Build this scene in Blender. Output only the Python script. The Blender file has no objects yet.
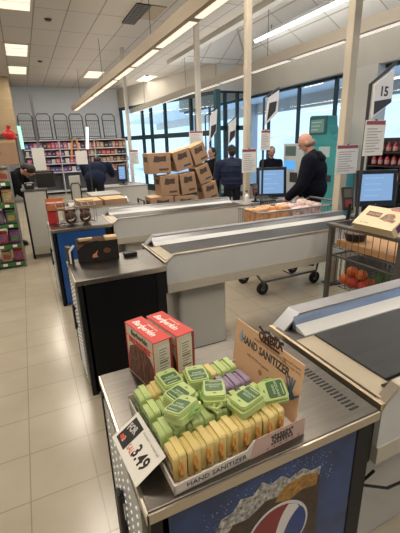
import bpy, bmesh, math, random
from mathutils import Vector, Matrix, Euler
random.seed(7)
sc = bpy.context.scene
C = sc.collection
PI = math.pi

# ------------------------------------------------------------------ camera, sky, exposure
CAM_H = 1.70
F_PX = 363.0
AX = Vector((0.905, -0.161, 0.393)); BX = Vector((-0.424, -0.275, 0.863))
_m = (AX + BX).normalized(); _p = AX - BX; _p = (_p - _m * _p.dot(_m)).normalized()
AX = (_m + _p).normalized(); BX = (_m - _p).normalized()
ZX = AX.cross(BX)
if ZX.y > 0: ZX = -ZX
RW = Matrix((AX, BX, ZX))            # world <- photo camera axes (right, down, forward)
cam_d = bpy.data.cameras.new('camera'); cam = bpy.data.objects.new('camera', cam_d); C.objects.link(cam)
cam_d.sensor_fit = 'VERTICAL'; cam_d.sensor_height = 24.0; cam_d.lens = 24.0 * F_PX / 533.0
cam_d.clip_start = 0.02; cam_d.clip_end = 500
r_ = RW @ Vector((1, 0, 0)); u_ = RW @ Vector((0, -1, 0)); b_ = RW @ Vector((0, 0, -1))
M = Matrix((r_, u_, b_)).transposed().to_4x4(); M.translation = (0, 0, CAM_H)
cam.matrix_world = M
sc.camera = cam

w = bpy.data.worlds.new('World'); sc.world = w; w.use_nodes = True
nt = w.node_tree; nt.nodes.clear()
tc = nt.nodes.new('ShaderNodeTexCoord'); sep = nt.nodes.new('ShaderNodeSeparateXYZ')
rp = nt.nodes.new('ShaderNodeValToRGB'); bg = nt.nodes.new('ShaderNodeBackground'); wo = nt.nodes.new('ShaderNodeOutputWorld')
nt.links.new(tc.outputs['Generated'], sep.inputs[0]); nt.links.new(sep.outputs['Z'], rp.inputs[0])
rp.color_ramp.elements[0].position = 0.0; rp.color_ramp.elements[0].color = (0.60, 0.82, 0.95, 1)
rp.color_ramp.elements[1].position = 0.5; rp.color_ramp.elements[1].color = (0.22, 0.50, 0.90, 1)
nt.links.new(rp.outputs[0], bg.inputs[0]); nt.links.new(bg.outputs[0], wo.inputs[0])
bg.inputs[1].default_value = 1.7

sun_d = bpy.data.lights.new('sun', 'SUN'); sun_d.energy = 3.0; sun_d.angle = 0.02; sun_d.color = (1, .95, .88)
sun = bpy.data.objects.new('sun', sun_d); C.objects.link(sun)
sun.rotation_euler = (math.radians(40), math.radians(-25), 0)

vs = sc.view_settings
vs.view_transform = 'Standard'; vs.look = 'None'; vs.exposure = 0.0; vs.gamma = 1.0; vs.use_curve_mapping = False
LAMP = 1.0           # look of the lit ceiling panels
STRIP = 1.05         # look of the strip lenses
PANEL_W = 46        # light of one ceiling panel
STRIP_W = 95        # light of one hanging strip

# ------------------------------------------------------------------ helpers
def ray(px, py): return RW @ Vector(((px - 200) / F_PX, (py - 266.5) / F_PX, 1.0))
CP = Vector((0, 0, CAM_H))
def onz(px, py, z): r = ray(px, py); return CP + r * ((z - CAM_H) / r.z)
def ony(px, py, y): r = ray(px, py); return CP + r * (y / r.y)
def onx(px, py, x): r = ray(px, py); return CP + r * (x / r.x)

_mats = {}
def mat(name, col, rough=.5, metal=0.0, vary=0.0, vscale=20.0, bump=0.0, bscale=80.0, emit=None, es=0.0, spec=None, stretch=None, coat=0):
    if name in _mats: return _mats[name]
    m = bpy.data.materials.new(name); m.use_nodes = True; t = m.node_tree
    p = t.nodes['Principled BSDF']
    p.inputs['Base Color'].default_value = (*col, 1); p.inputs['Roughness'].default_value = rough; p.inputs['Metallic'].default_value = metal
    if spec is not None: p.inputs['Specular IOR Level'].default_value = spec
    if coat: p.inputs['Coat Weight'].default_value = coat
    if vary > 0 or bump > 0:
        tx = t.nodes.new('ShaderNodeTexCoord'); mp = t.nodes.new('ShaderNodeMapping'); t.links.new(tx.outputs['Object'], mp.inputs[0])
        if stretch: mp.inputs['Scale'].default_value = stretch
    if vary > 0:
        n = t.nodes.new('ShaderNodeTexNoise'); n.inputs['Scale'].default_value = vscale; n.inputs['Detail'].default_value = 4
        t.links.new(mp.outputs[0], n.inputs['Vector'])
        r = t.nodes.new('ShaderNodeValToRGB'); r.color_ramp.elements[0].position = .3; r.color_ramp.elements[1].position = .7
        r.color_ramp.elements[0].color = (*[max(0, c * (1 - vary)) for c in col], 1); r.color_ramp.elements[1].color = (*[min(1, c * (1 + vary)) for c in col], 1)
        t.links.new(n.outputs['Fac'], r.inputs[0]); t.links.new(r.outputs[0], p.inputs['Base Color'])
    if bump > 0:
        n2 = t.nodes.new('ShaderNodeTexNoise'); n2.inputs['Scale'].default_value = bscale
        t.links.new(mp.outputs[0], n2.inputs['Vector'])
        b = t.nodes.new('ShaderNodeBump'); b.inputs['Strength'].default_value = bump; b.inputs['Distance'].default_value = .01
        t.links.new(n2.outputs['Fac'], b.inputs['Height']); t.links.new(b.outputs[0], p.inputs['Normal'])
    if emit is not None:
        p.inputs['Emission Color'].default_value = (*emit, 1); p.inputs['Emission Strength'].default_value = es
    _mats[name] = m
    return m

def grid_mat(name, col, line, bw, bh, off=(0, 0), mortar=.004, rough=.4, vary=.06, bump=0, noise=0, rot=0, spec=.5):
    m = bpy.data.materials.new(name); m.use_nodes = True; t = m.node_tree; p = t.nodes['Principled BSDF']
    tx = t.nodes.new('ShaderNodeTexCoord'); mp = t.nodes.new('ShaderNodeMapping'); t.links.new(tx.outputs['Object'], mp.inputs[0])
    mp.inputs['Location'].default_value = (off[0], off[1], 0); mp.inputs['Rotation'].default_value = (0, 0, rot)
    br = t.nodes.new('ShaderNodeTexBrick'); t.links.new(mp.outputs[0], br.inputs['Vector'])
    br.offset = 0; br.squash = 1
    br.inputs['Scale'].default_value = 1; br.inputs['Brick Width'].default_value = bw; br.inputs['Row Height'].default_value = bh
    br.inputs['Mortar Size'].default_value = mortar; br.inputs['Mortar Smooth'].default_value = .2; br.inputs['Bias'].default_value = 0
    br.inputs['Color1'].default_value = (*[c * (1 - vary) for c in col], 1); br.inputs['Color2'].default_value = (*[c * (1 + vary) for c in col], 1)
    br.inputs['Mortar'].default_value = (*line, 1)
    out = br.outputs['Color']
    if noise:
        n = t.nodes.new('ShaderNodeTexNoise'); n.inputs['Scale'].default_value = 3; n.inputs['Detail'].default_value = 6
        t.links.new(tx.outputs['Object'], n.inputs['Vector'])
        mx = t.nodes.new('ShaderNodeMixRGB'); mx.blend_type = 'MULTIPLY'; mx.inputs[0].default_value = noise
        t.links.new(out, mx.inputs[1]); t.links.new(n.outputs['Fac'], mx.inputs[2]); out = mx.outputs[0]
    t.links.new(out, p.inputs['Base Color'])
    p.inputs['Roughness'].default_value = rough; p.inputs['Specular IOR Level'].default_value = spec
    _mats[name] = m
    return m

def glass_mat(name, tint=(.95, .98, 1), g=.06):
    m = bpy.data.materials.new(name); m.use_nodes = True; t = m.node_tree; t.nodes.clear()
    o = t.nodes.new('ShaderNodeOutputMaterial'); mx = t.nodes.new('ShaderNodeMixShader'); tr = t.nodes.new('ShaderNodeBsdfTransparent'); gl = t.nodes.new('ShaderNodeBsdfGlossy')
    tr.inputs[0].default_value = (*tint, 1); gl.inputs['Roughness'].default_value = .03; mx.inputs[0].default_value = g
    t.links.new(tr.outputs[0], mx.inputs[1]); t.links.new(gl.outputs[0], mx.inputs[2]); t.links.new(mx.outputs[0], o.inputs[0])
    _mats[name] = m
    return m

def ident(): return Matrix.Identity(4)
def frame(o, x, y, z=None):
    x = Vector(x).normalized(); y = Vector(y); y = (y - x * y.dot(x)).normalized()
    z = x.cross(y)
    m = Matrix((x, y, z)).transposed().to_4x4(); m.translation = Vector(o)
    return m
def TR(loc=(0, 0, 0), rot=(0, 0, 0)): return Matrix.Translation(Vector(loc)) @ Euler(rot).to_matrix().to_4x4()

class MB:
    def __init__(s): s.bm = bmesh.new()
    def _add(s, bm2, M=None):
        me = bpy.data.meshes.new('tmp')
        if M is not None: bm2.transform(M)
        bm2.to_mesh(me); bm2.free(); s.bm.from_mesh(me); bpy.data.meshes.remove(me)
        return s
    def box(s, lo, hi, M=None, bev=0.0, seg=2, edges='all'):
        b = bmesh.new(); bmesh.ops.create_cube(b, size=1.0)
        lo = Vector(lo); hi = Vector(hi); d = hi - lo; c = (hi + lo) / 2
        for v in b.verts: v.co = Vector((v.co.x * d.x, v.co.y * d.y, v.co.z * d.z)) + c
        if bev > 0:
            es = b.edges[:]
            if edges in 'xyz':
                i = 'xyz'.index(edges)
                es = [e for e in es if abs((e.verts[0].co - e.verts[1].co)[i]) > 1e-6 and (e.verts[0].co - e.verts[1].co).length - abs((e.verts[0].co - e.verts[1].co)[i]) < 1e-6]
            bmesh.ops.bevel(b, geom=es, offset=bev, segments=seg, affect='EDGES', profile=.5)
        return s._add(b, M)
    def prism(s, pts, h, M=None, bev=0.0):
        """polygon in local XY extruded 0..h along local Z"""
        b = bmesh.new()
        f = b.faces.new([b.verts.new((x, y, 0)) for x, y in pts])
        r = bmesh.ops.extrude_face_region(b, geom=[f])
        for v in [g for g in r['geom'] if isinstance(g, bmesh.types.BMVert)]: v.co.z += h
        bmesh.ops.recalc_face_normals(b, faces=b.faces[:])
        if bev > 0: bmesh.ops.bevel(b, geom=b.edges[:], offset=bev, segments=2, affect='EDGES', profile=.5)
        return s._add(b, M)
    def cone(s, p0, p1, r0, r1=None, seg=12, M=None):
        p0 = Vector(p0); p1 = Vector(p1); r1 = r0 if r1 is None else r1; d = p1 - p0
        b = bmesh.new(); bmesh.ops.create_cone(b, cap_ends=True, segments=seg, radius1=r0, radius2=r1, depth=d.length)
        q = Vector((0, 0, 1)).rotation_difference(d.normalized()).to_matrix().to_4x4(); q.translation = (p0 + p1) / 2
        b.transform(q); return s._add(b, M)
    def ball(s, c, r, seg=16, M=None, rot=None):
        b = bmesh.new(); bmesh.ops.create_uvsphere(b, u_segments=seg, v_segments=max(6, seg // 2), radius=1)
        r = (r, r, r) if isinstance(r, (int, float)) else r
        m = Matrix.Translation(Vector(c)) @ (Euler(rot).to_matrix().to_4x4() if rot else ident()) @ Matrix.Diagonal((*r, 1))
        b.transform(m); return s._add(b, M)
    def cap(s, p0, p1, r0, r1, seg=12):
        s.cone(p0, p1, r0, r1, seg); s.ball(p0, r0, seg); s.ball(p1, r1, seg); return s
    def tube(s, pts, r, seg=8, M=None, closed=False):
        pts = [Vector(p) for p in pts]; n = len(pts)
        b = bmesh.new(); rings = []; up = None
        for i, p in enumerate(pts):
            a = pts[(i - 1) % n] if (closed or i > 0) else p; c = pts[(i + 1) % n] if (closed or i < n - 1) else p
            t = (c - a).normalized()
            if up is None: up = t.orthogonal().normalized()
            up = (up - t * up.dot(t)).normalized(); sd = t.cross(up)
            rings.append([b.verts.new(p + up * (r * math.cos(2 * PI * k / seg)) + sd * (r * math.sin(2 * PI * k / seg))) for k in range(seg)])
        for i in range(n if closed else n - 1):
            A = rings[i]; B = rings[(i + 1) % n]
            for k in range(seg): b.faces.new((A[k], A[(k + 1) % seg], B[(k + 1) % seg], B[k]))
        if not closed: b.faces.new(rings[0][::-1]); b.faces.new(rings[-1])
        return s._add(b, M)
    def lathe(s, prof, seg=20, M=None):
        b = bmesh.new(); rings = []
        for r, z in prof: rings.append([b.verts.new((max(r, 1e-4) * math.cos(2 * PI * k / seg), max(r, 1e-4) * math.sin(2 * PI * k / seg), z)) for k in range(seg)])
        for A, B in zip(rings, rings[1:]):
            for k in range(seg): b.faces.new((A[k], A[(k + 1) % seg], B[(k + 1) % seg], B[k]))
        b.faces.new(rings[0][::-1]); b.faces.new(rings[-1])
        return s._add(b, M)
    def disc(s, c, r, h=.001, seg=32, M=None, ry=None):
        ry = ry or r
        return s.prism([(c[0] + r * math.cos(2 * PI * k / seg), c[1] + ry * math.sin(2 * PI * k / seg)) for k in range(seg)], h, M)
    def text(s, body, size, M, depth=.0006, align='CENTER', sx=1.0, shear=0.0, bold=0.0):
        cu = bpy.data.curves.new('t', 'FONT'); cu.body = body; cu.size = size; cu.extrude = depth; cu.align_x = align; cu.align_y = 'CENTER'; cu.resolution_u = 2
        cu.shear = shear; cu.offset = bold
        o = bpy.data.objects.new('t', cu); C.objects.link(o)
        dg = bpy.context.evaluated_depsgraph_get(); dg.update()
        me = bpy.data.meshes.new_from_object(o.evaluated_get(dg))
        bpy.data.objects.remove(o); bpy.data.curves.remove(cu)
        b = bmesh.new(); b.from_mesh(me); bpy.data.meshes.remove(me)
        b.transform(M @ Matrix.Diagonal((sx, 1, 1, 1))); me2 = bpy.data.meshes.new('tmp'); b.to_mesh(me2); b.free(); s.bm.from_mesh(me2); bpy.data.meshes.remove(me2)
        return s
    def build(s, name, m, parent=None, smooth=False, loc=None, rz=None):
        me = bpy.data.meshes.new(name); s.bm.to_mesh(me); s.bm.free()
        o = bpy.data.objects.new(name, me); C.objects.link(o)
        me.materials.append(m)
        if smooth:
            for p in me.polygons: p.use_smooth = True
        if parent is not None: o.parent = parent
        if loc is not None: o.location = loc
        if rz is not None: o.rotation_euler = (0, 0, rz)
        return o
def smooth_by_angle(o, ang=35):
    me = o.data; b = bmesh.new(); b.from_mesh(me)
    for f in b.faces: f.smooth = True
    for e in b.edges:
        if len(e.link_faces) == 2 and e.calc_face_angle(0) > math.radians(ang): e.smooth = False
    b.to_mesh(me); b.free(); return o
def struct(o): o['kind'] = 'structure'; return o
def thing(name, label, cat, loc=(0, 0, 0), rz=0, group=None, rot=None):
    o = bpy.data.objects.new(name, None); C.objects.link(o); o.location = loc; o.rotation_euler = rot or (0, 0, rz); o.empty_display_size = .05
    o['label'] = label; o['category'] = cat
    if group: o['group'] = group
    return o
def tag(o, label, cat, group=None):
    o['label'] = label; o['category'] = cat
    if group: o['group'] = group
    return o
def dup(root, loc=None, rot=None, label=None, group=None, matrix=None):
    r = root.copy(); C.objects.link(r)
    if matrix is not None: r.matrix_world = matrix
    if loc is not None: r.location = loc
    if rot is not None: r.rotation_euler = rot
    if label: r['label'] = label
    if group: r['group'] = group
    for ch in list(root.children):
        c = ch.copy(); C.objects.link(c); c.parent = r
        for g in ch.children:
            d = g.copy(); C.objects.link(d); d.parent = c
    return r
def ordinal(i):
    return ['first', 'second', 'third', 'fourth', 'fifth', 'sixth', 'seventh', 'eighth', 'ninth', 'tenth', 'eleventh', 'twelfth'][i]

# ------------------------------------------------------------------ materials
steel = mat('brushed_steel', (.175, .160, .142), .30, 1.0, .10, 6, .03, 60, stretch=(1, 12, 1))
steel_edge = mat('steel_edge', (.62, .56, .48), .28, 1.0)
warm_steel = mat('steel_trim_warm_sheen', (.72, .60, .42), .32, .9)  # steel with warm lamp reflections put into the colour
chrome = mat('chrome', (.6, .6, .6), .2, 1.0)
black = mat('black_plastic', (.010, .010, .011), .45)
blackp = mat('black_panel', (.006, .006, .008), .5, spec=.3)
dark = mat('dark_grey_metal', (.05, .05, .055), .45, .4)
cream = mat('cream_laminate', (.50, .49, .46), .4, 0, .03, 3)
beige = mat('beige_laminate', (.46, .42, .35), .45, 0, .04, 3)
rubber = mat('belt_rubber', (.010, .011, .013), .38, 0, .5, 4, stretch=(1, 6, 1))
cardboard = mat('cardboard', (.32, .20, .125), .8, 0, .08, 8)
cardboard_top = mat('cardboard_pale_lit', (.62, .42, .22), .8, 0, .06, 8)  # pale flaps, and the light painted on stacked box tops
ink = mat('black_ink', (.012, .011, .011), .6)
white = mat('white_paint', (.75, .75, .74), .5)
paper = mat('white_paper', (.74, .73, .70), .7)
redp = mat('red_print', (.60, .02, .02), .45)
whitep = mat('white_print', (.82, .80, .76), .5)

# ------------------------------------------------------------------ setting
floor_m = grid_mat('vinyl_floor_tiles', (.47, .41, .315), (.31, .265, .20), .335, .335, off=(.245, -.295), mortar=.0035, rough=.22, vary=.02, noise=.30)
struct(MB().box((-8, -5, -.1), (7.0, 17, 0)).build('floor', floor_m))
ceil_m = grid_mat('ceiling_tiles', (.56, .53, .495), (.27, .255, .235), .545, 1.25, off=(-.03, -10.2 + 12.5), mortar=.012, rough=.8, vary=.02)
VX0, VX1, VY1 = 4.29, 6.83, 10.88
AP = Vector((5.62, 9.55, 4.66))
struct(MB().box((-8, -5, 4.0), (VX0, 17, 4.1)).box((VX0, VY1, 4.0), (7.2, 17, 4.1)).build('ceiling', ceil_m))
vault_m = grid_mat('vault_ceiling_tiles', (.82, .82, .82), (.50, .48, .45), .60, 1.22, off=(.2, .3), mortar=.016, rough=.8, vary=.05)
def quad3(vs, th=.05):
    b = bmesh.new(); f = b.faces.new([b.verts.new(v) for v in vs]); b.normal_update()
    if f.normal.z < 0: f.normal_flip()
    r = bmesh.ops.extrude_face_region(b, geom=[f])
    for g in r['geom']:
        if isinstance(g, bmesh.types.BMVert): g.co.z += th
    m = MB(); bmesh.ops.recalc_face_normals(b, faces=b.faces[:]); m._add(b); return m
struct(quad3([(VX0, -5, 4.0), (VX0, VY1, 4.0), AP, (AP.x, -5, AP.z)]).build('ceiling_slope_left', vault_m))
struct(quad3([(VX1, -5, 4.0), (VX1, VY1, 4.0), AP, (AP.x, -5, AP.z)]).build('ceiling_slope_right', vault_m))
struct(quad3([(VX0, VY1, 4.0), (VX1, VY1, 4.0), AP]).build('ceiling_hip', vault_m))
trim_m = mat('ceiling_trim', (.60, .585, .55), .6)
struct(MB().box((VX0 - .14, -5, 3.90), (VX0 + .02, VY1, 4.02)).build('trim_1', trim_m))
ridge_m = mat('ridge_trim', (.55, .52, .47), .6)
struct(MB().tube([(AP.x, -5, AP.z - .02), (AP.x, AP.y, AP.z - .02)], .035, 6).build('trim_2', ridge_m))
struct(MB().tube([(VX0, VY1, 4.0), AP - Vector((0, 0, .02)), (VX1, VY1, 4.0)], .03, 6).build('trim_3', ridge_m))
wall_m = mat('grey_white_wall', (.62, .66, .72), .7, 0, .04, 1.5)
soff_m = mat('beige_wall', (.52, .49, .44), .7, 0, .03, 2)
struct(MB().box((-8, 16.5, 0), (4.05, 16.7, 4.0)).build('wall_back', wall_m))
struct(MB().box((-8.2, -5, 0), (-8, 16.7, 4.0)).build('wall_left', soff_m))
struct(MB().box((-8, -5.2, 0), (7, -5, 4.7)).build('wall_front', soff_m))
tan_m = mat('tan_wood_soffit', (.34, .25, .14), .6, 0, .12, 3, stretch=(1, 1, 6))
struct(MB().box((-8, 14.5, 2.25), (-.02, 16.5, 3.99)).build('trim_4', tan_m))
# window wall
WX = 7.0
struct(MB().box((6.83, -5, 3.15), (7.15, 16.7, 4.02)).box((6.95, -5, 0), (7.15, 16.7, .30)).build('wall_right', soff_m))
struct(MB().box((6.80, 5.92, 0), (7.16, 6.48, 3.16)).build('wall_right_column', mat('column_paint', (.58, .56, .52), .6)))
frame_m = mat('green_black_frame', (.02, .045, .05), .4, .3)
glass = glass_mat('window_glass')
muls = [-4.9, -3.2, -1.5, .2, 1.9, 3.4, 4.7, 5.94, 7.27, 8.62, 10.0, 11.35, 12.7, 14.05, 15.4, 16.6]
wn = 0
for a, b in zip(muls, muls[1:]):
    if a > 5.9 and b < 6.5: continue
    wn += 1
    aa = max(a, 6.5) if 5.9 < a < 6.5 else a
    t = bpy.data.objects.new('window_%d' % wn, None); C.objects.link(t); t.location = (7.05, 0, 0); struct(t)
    MB().box((-.04, aa - .035, .3), (.04, aa + .035, 3.16)).box((-.04, aa, 3.08), (.04, b, 3.16)).box((-.04, aa, .3), (.04, b, .36)).build('window_frame', frame_m, t)
    MB().box((-.004, aa + .03, .33), (.004, b - .03, 3.12)).build('window_pane', glass, t)
# outside: snowy lot, canopy, hill
struct(MB().box((7.15, -40, -.25), (130, 120, -.15)).build('ground_outside', mat('snow_lot', (.82, .84, .88), .8, 0, .12, .4)))
can_w = mat('canopy_white', (.88, .87, .85), .7)
struct(MB().box((7.2, -10, 3.42), (10.2, 30, 3.6)).build('canopy_slab', can_w))
struct(MB().box((10.2, -10, 2.95), (10.4, 30, 3.9)).build('canopy_fascia', mat('canopy_fascia_paint', (.66, .60, .54), .7)))
for y in (2.0, 9.2, 15.5, 22): struct(MB().box((9.9, y, -.2), (10.3, y + .45, 3.6)).build('canopy_column', mat('column_outside', (.60, .57, .53), .7)))
hill_m = mat('pale_hills', (.80, .74, .76), .9, 0, .15, .06)
hb = bmesh.new(); prev = None
for i in range(61):
    y = -60 + i * 5; h = 5.0 + 1.2 * math.sin(i * .45) + .8 * math.sin(i * 1.3)
    ring = [hb.verts.new((95, y, -.2)), hb.verts.new((100, y, h * .6)), hb.verts.new((108, y, h)), hb.verts.new((125, y, -.2))]
    if prev:
        for k in range(3): hb.faces.new((prev[k], ring[k], ring[k + 1], prev[k + 1]))
    prev = ring
hm = MB(); hm._add(hb); struct(hm.build('hills_outside', hill_m, smooth=True))

# vestibule (glazed entry box in the far corner)
VA = Vector((5.72, 10.88)); VB = Vector((4.03, 16.5))
dv = (VB - VA).normalized(); nv = Vector((-dv.y, dv.x))
def vest(u0, u1, z0, z1, th=.05): # box along the angled vestibule side
    M = Matrix(((dv.x, nv.x, 0, VA.x), (dv.y, nv.y, 0, VA.y), (0, 0, 1, 0), (0, 0, 0, 1)))
    return (u0, -th, z0), (u1, th, z1), M
LV = (VB - VA).length
b = MB(); lo, hi, Mv = vest(0, LV, 3.28, 4.0, .06); b.box(lo, hi, Mv); struct(b.build('wall_entry_side', soff_m))
struct(MB().box((5.72, 10.83, 3.27), (6.84, 10.95, 4.0)).build('wall_entry_front', mat('entry_white', (.66, .64, .61), .7)))
teal_m = mat('teal_steel_post', (.05, .14, .16), .4, .3)
t = bpy.data.objects.new('window_entry', None); C.objects.link(t); struct(t)
b = MB()
for u in (1.25, 2.7, 3.6, 4.2, LV - .08): lo, hi, Mv = vest(u - .045, u + .045, 0, 3.28, .05); b.box(lo, hi, Mv)
for z0, z1 in ((3.17, 3.28), (1.98, 2.14), (0, .25)): lo, hi, Mv = vest(0, LV, z0, z1, .05); b.box(lo, hi, Mv)
b.build('window_frame', frame_m, t)
b = MB(); lo, hi, Mv = vest(.05, LV, .2, 3.2, .004); b.box(lo, hi, Mv); b.build('window_pane', glass, t)
MB().box((5.64, 10.80, 0), (5.80, 10.96, 3.30)).build('window_post', teal_m, t)
t = bpy.data.objects.new('door_entry', None); C.objects.link(t); struct(t)
b = MB()
for x in (6.0, 6.45, 6.9): b.box((x - .04, 10.84, 0), (x + .04, 10.94, 3.27))
b.box((5.8, 10.84, 3.2), (6.95, 10.94, 3.28)).box((5.8, 10.84, 2.12), (6.95, 10.94, 2.26)).box((5.8, 10.84, 0), (6.95, 10.94, .15))
b.build('door_frame', frame_m, t)
MB().box((5.8, 10.885, .1), (6.95, 10.895, 3.2)).build('door_pane', glass, t)

# ------------------------------------------------------------------ ceiling fixtures
lamp_m = mat('troffer_diffuser', (.9, .85, .75), .5, emit=(1, .86, .66), es=LAMP)
fr_m = mat('lamp_frame', (.62, .58, .50), .5)
def troffer(x, y, label, group=None):
    t = thing('ceiling_light', label, 'ceiling light', (x, y, 4.0), 0, group)
    b = MB()
    b.box((-.265, -.62, -.02), (-.235, .62, .0)).box((.235, -.62, -.02), (.265, .62, .0)).box((-.265, -.62, -.02), (.265, -.59, 0)).box((-.265, .59, -.02), (.265, .62, 0))
    for k in (-.2, .2): b.box((-.24, k - .006, -.016), (.24, k + .006, -.008))
    b.build('lamp_frame', fr_m, t)
    MB().box((-.235, -.59, -.012), (.235, .59, -.002)).build('diffuser', lamp_m, t)
    ld = bpy.data.lights.new('panel_light', 'AREA'); ld.shape = 'RECTANGLE'; ld.size = .46; ld.size_y = 1.16; ld.energy = PANEL_W; ld.color = (1, .91, .78)
    lo = bpy.data.objects.new('panel_light', ld); C.objects.link(lo); lo.parent = t; lo.location = (0, 0, -.025)
    return t
T0 = troffer(.28, 10.8, 'lit ceiling panel above the shelf, middle of the column at the left')
for x, y, l in ((.28, 7.3, 'lit ceiling panel cut by the top edge of the picture'), (.28, 13.3, 'lit ceiling panel nearest the back wall at the left'),
             (2.53, 13.45, 'small lit ceiling panel beside the hanging strip light, near the white back wall'), (4.40, 13.7, 'lit ceiling panel above the glazed entry box')):
    r = dup(T0, (x, y, 4.0), label=l)
    if x == 4.40:
        for ch in r.children:
            if ch.type == 'LIGHT': ch.data = ch.data.copy(); ch.data.energy = 8
for x, y in ((.28, 4.2), (.28, -.6), (2.53, -1.2), (-2.2, 9.0), (-2.2, 5.2), (2.53, 4.0), (-2.2, .6), (-4.7, 7), (-4.7, 2)):  # unseen panels added to brighten the foreground
    dup(T0, (x, y, 4.0), label='added ceiling panel, unseen, giving extra light from behind or above the camera', group='added unseen ceiling panels')
strip_m = mat('strip_light_lens', (.9, .85, .75), .5, emit=(1, .84, .62), es=STRIP)
house_m = mat('strip_light_housing', (.36, .285, .20), .55)
house2_m = mat('strip_light_housing_pale', (.50, .46, .40), .55)
def hanging(x, y0, y1, z, label, hm, seglen=1.25, lens_m=None):
    t = thing('hanging_strip_light', label, 'strip light', (x, (y0 + y1) / 2, z))
    L = (y1 - y0) / 2
    MB().prism([(-.085, 0), (.085, 0), (.085, .15), (-.085, .15)], 2 * L, frame((0, L, 0), (1, 0, 0), (0, 0, 1))).build('housing', hm, t)
    n = int((y1 - y0) / seglen)
    for k in range(n):
        a = -L + k * (2 * L / n) + .06
        MB().box((-.02, a, -.006), (.075, a + 2 * L / n - .14, .004)).build('lens', lens_m or strip_m, t)
    MB().box((-.05, -L + .05, .151), (.05, L - .05, .156)).build('added_uplight', mat('added_uplight', (.9, .85, .75), .5, emit=(1, .86, .66), es=3.6) if x < 4 else mat('added_uplight_bright', (.9, .85, .75), .5, emit=(1, .93, .82), es=11), t)  # glowing top added to brighten the ceiling, stronger below the vault
    ld = bpy.data.lights.new('strip_light', 'AREA'); ld.shape = 'RECTANGLE'; ld.size = .11; ld.size_y = 2 * L - .1; ld.energy = STRIP_W; ld.color = (1, .91, .78)
    lo = bpy.data.objects.new('strip_light', ld); C.objects.link(lo); lo.parent = t; lo.location = (0, 0, -.01)
    for k in range(4):
        y = -L + (k + .5) * L / 2
        MB().cone((0, y, .1), (0, y, 4.0 - z if x < VX0 else 4.2 - z), .005, seg=6).build('hanger_wire', dark, t)
    return t
hanging(1.93, .3, 14.6, 3.0, 'long tan strip light hanging over the lanes, running to the back wall', house_m)
hanging(4.28, .5, 15.6, 3.0, 'long pale strip light hanging in front of the windows', house2_m, lens_m=mat('dim_lens', (.8, .76, .7), .5, emit=(1, .9, .75), es=.75))
pC0 = onz(253, 50, 4.1); pC1 = onz(340, 8, 4.1)
t = thing('tube_light', 'bright white tube light under the sloped ceiling tiles', 'tube light', (6.0, 6.5, 4.25))
MB().box((-.06, -3.4, .0), (.06, 2.75, .07)).build('housing', white, t)
MB().tube([(0, -3.35, -.02), (0, 2.7, -.02)], .035, 10).build('tube_lamp', mat('tube_lamp', (1, 1, 1), .5, emit=(1, .97, .9), es=13), t)
MB().cone((0, -2, .07), (0, -2, .17), .01).build('hanger', dark, t)
MB().cone((0, 2, .07), (0, 2, .17), .01).build('hanger', dark, t)
# air vent
t = thing('ceiling_vent', 'dark louvred air vent with a tan panel set in the ceiling', 'air vent', (2.42, 7.45, 4.0))
MB().box((-.27, -.52, -.02), (-.02, .52, 0)).build('backing', black, t)
b = MB()
for k in range(14): b.box((-.27, -.52 + k * .08, -.03), (-.02, -.52 + k * .08 + .02, -.015))
for k in range(4): b.box((-.27 + k * .08, -.52, -.032), (-.26 + k * .08, .52, -.018))
b.build('louvre', mat('vent_slats', (.22, .21, .2), .5), t)
MB().box((.0, -.52, -.022), (.27, .2, 0)).build('deflector_panel', mat('tan_panel', (.42, .34, .24), .6), t)
for i, (px, py) in enumerate(((48, 19), (40, 61), (160, 33), (147, 75))):
    p = onz(px, py, 4.0)
    tag(MB().cone((0, 0, -.03), (0, 0, 0), .05, .07).build('smoke_detector', dark, loc=p), ['dark round ceiling sensor above the left aisle, near the top', 'small dark ceiling sensor lower in the left aisle', 'dark round ceiling sensor right of the tan strip light, near the vent', 'small dark ceiling sensor above the entry box'][i], 'sensor')

# ------------------------------------------------------------------ end-cap counters
led_m = mat('lit_cooler_door', (.50, .51, .50), .35, .5)
dot_m = mat('door_led_dots', (.85, .9, .95), .3, emit=(.85, .93, 1), es=.25)
def counter(label, x0, x1, y0, d, front_mat, name='checkout_end_counter'):
    t = thing(name, label, 'counter', (x0, y0, 0)); W = x1 - x0; H = .888
    MB().box((.02, .02, .06), (W - .02, d - .01, H - .03)).build('body', blackp, t)
    b = MB().box((-.004, -.004, H - .028), (W + .004, d, H), bev=.004)
    b.build('countertop', steel, t)
    MB().box((-.008, -.010, H - .034), (W + .004, -.004, H - .004)).box((-.010, -.010, H - .034), (-.004, d, H - .004)).build('edge_trim', steel_edge, t)
    MB().box((.03, 0, .02), (W - .075, .02, H - .04)).build('front_panel', front_mat, t)
    MB().box((0, 0, .0), (.045, .04, H - .034)).build('corner_post', blackp, t)
    MB().box((W - .08, 0, 0), (W - .01, .04, H - .034)).build('corner_post', blackp, t)
    MB().box((0, d - .05, 0), (.03, d, H - .034)).build('corner_post', blackp, t)
    dr = MB().box((-.012, .05, .07), (.018, d - .055, H - .05)).build('cooler_door', led_m, t)
    MB().box((-.016, d - .075, .05), (.02, d - .05, H - .04)).build('door_frame', blackp, t)
    b = MB(); n = int((d - .18) / .045)
    for r in range(24):
        for c in range(5): b.ball((-.013, .09 + c * (d - .24) / 4, .11 + r * .030), (.003, .006, .004), 8)
    b.build('light_dots', dot_m, dr, True)['kind'] = 'stuff'
    MB().box((-.035, d * .50, .42), (-.018, d * .56, .62), bev=.007).box((-.02, d * .5, .44), (-.01, d * .56, .46)).box((-.02, d * .5, .58), (-.01, d * .56, .60)).build('door_handle', black, dr)
    MB().box((.02, .06, .0), (W - .04, d - .05, .06)).build('toe_kick', black, t)
    return t
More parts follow.
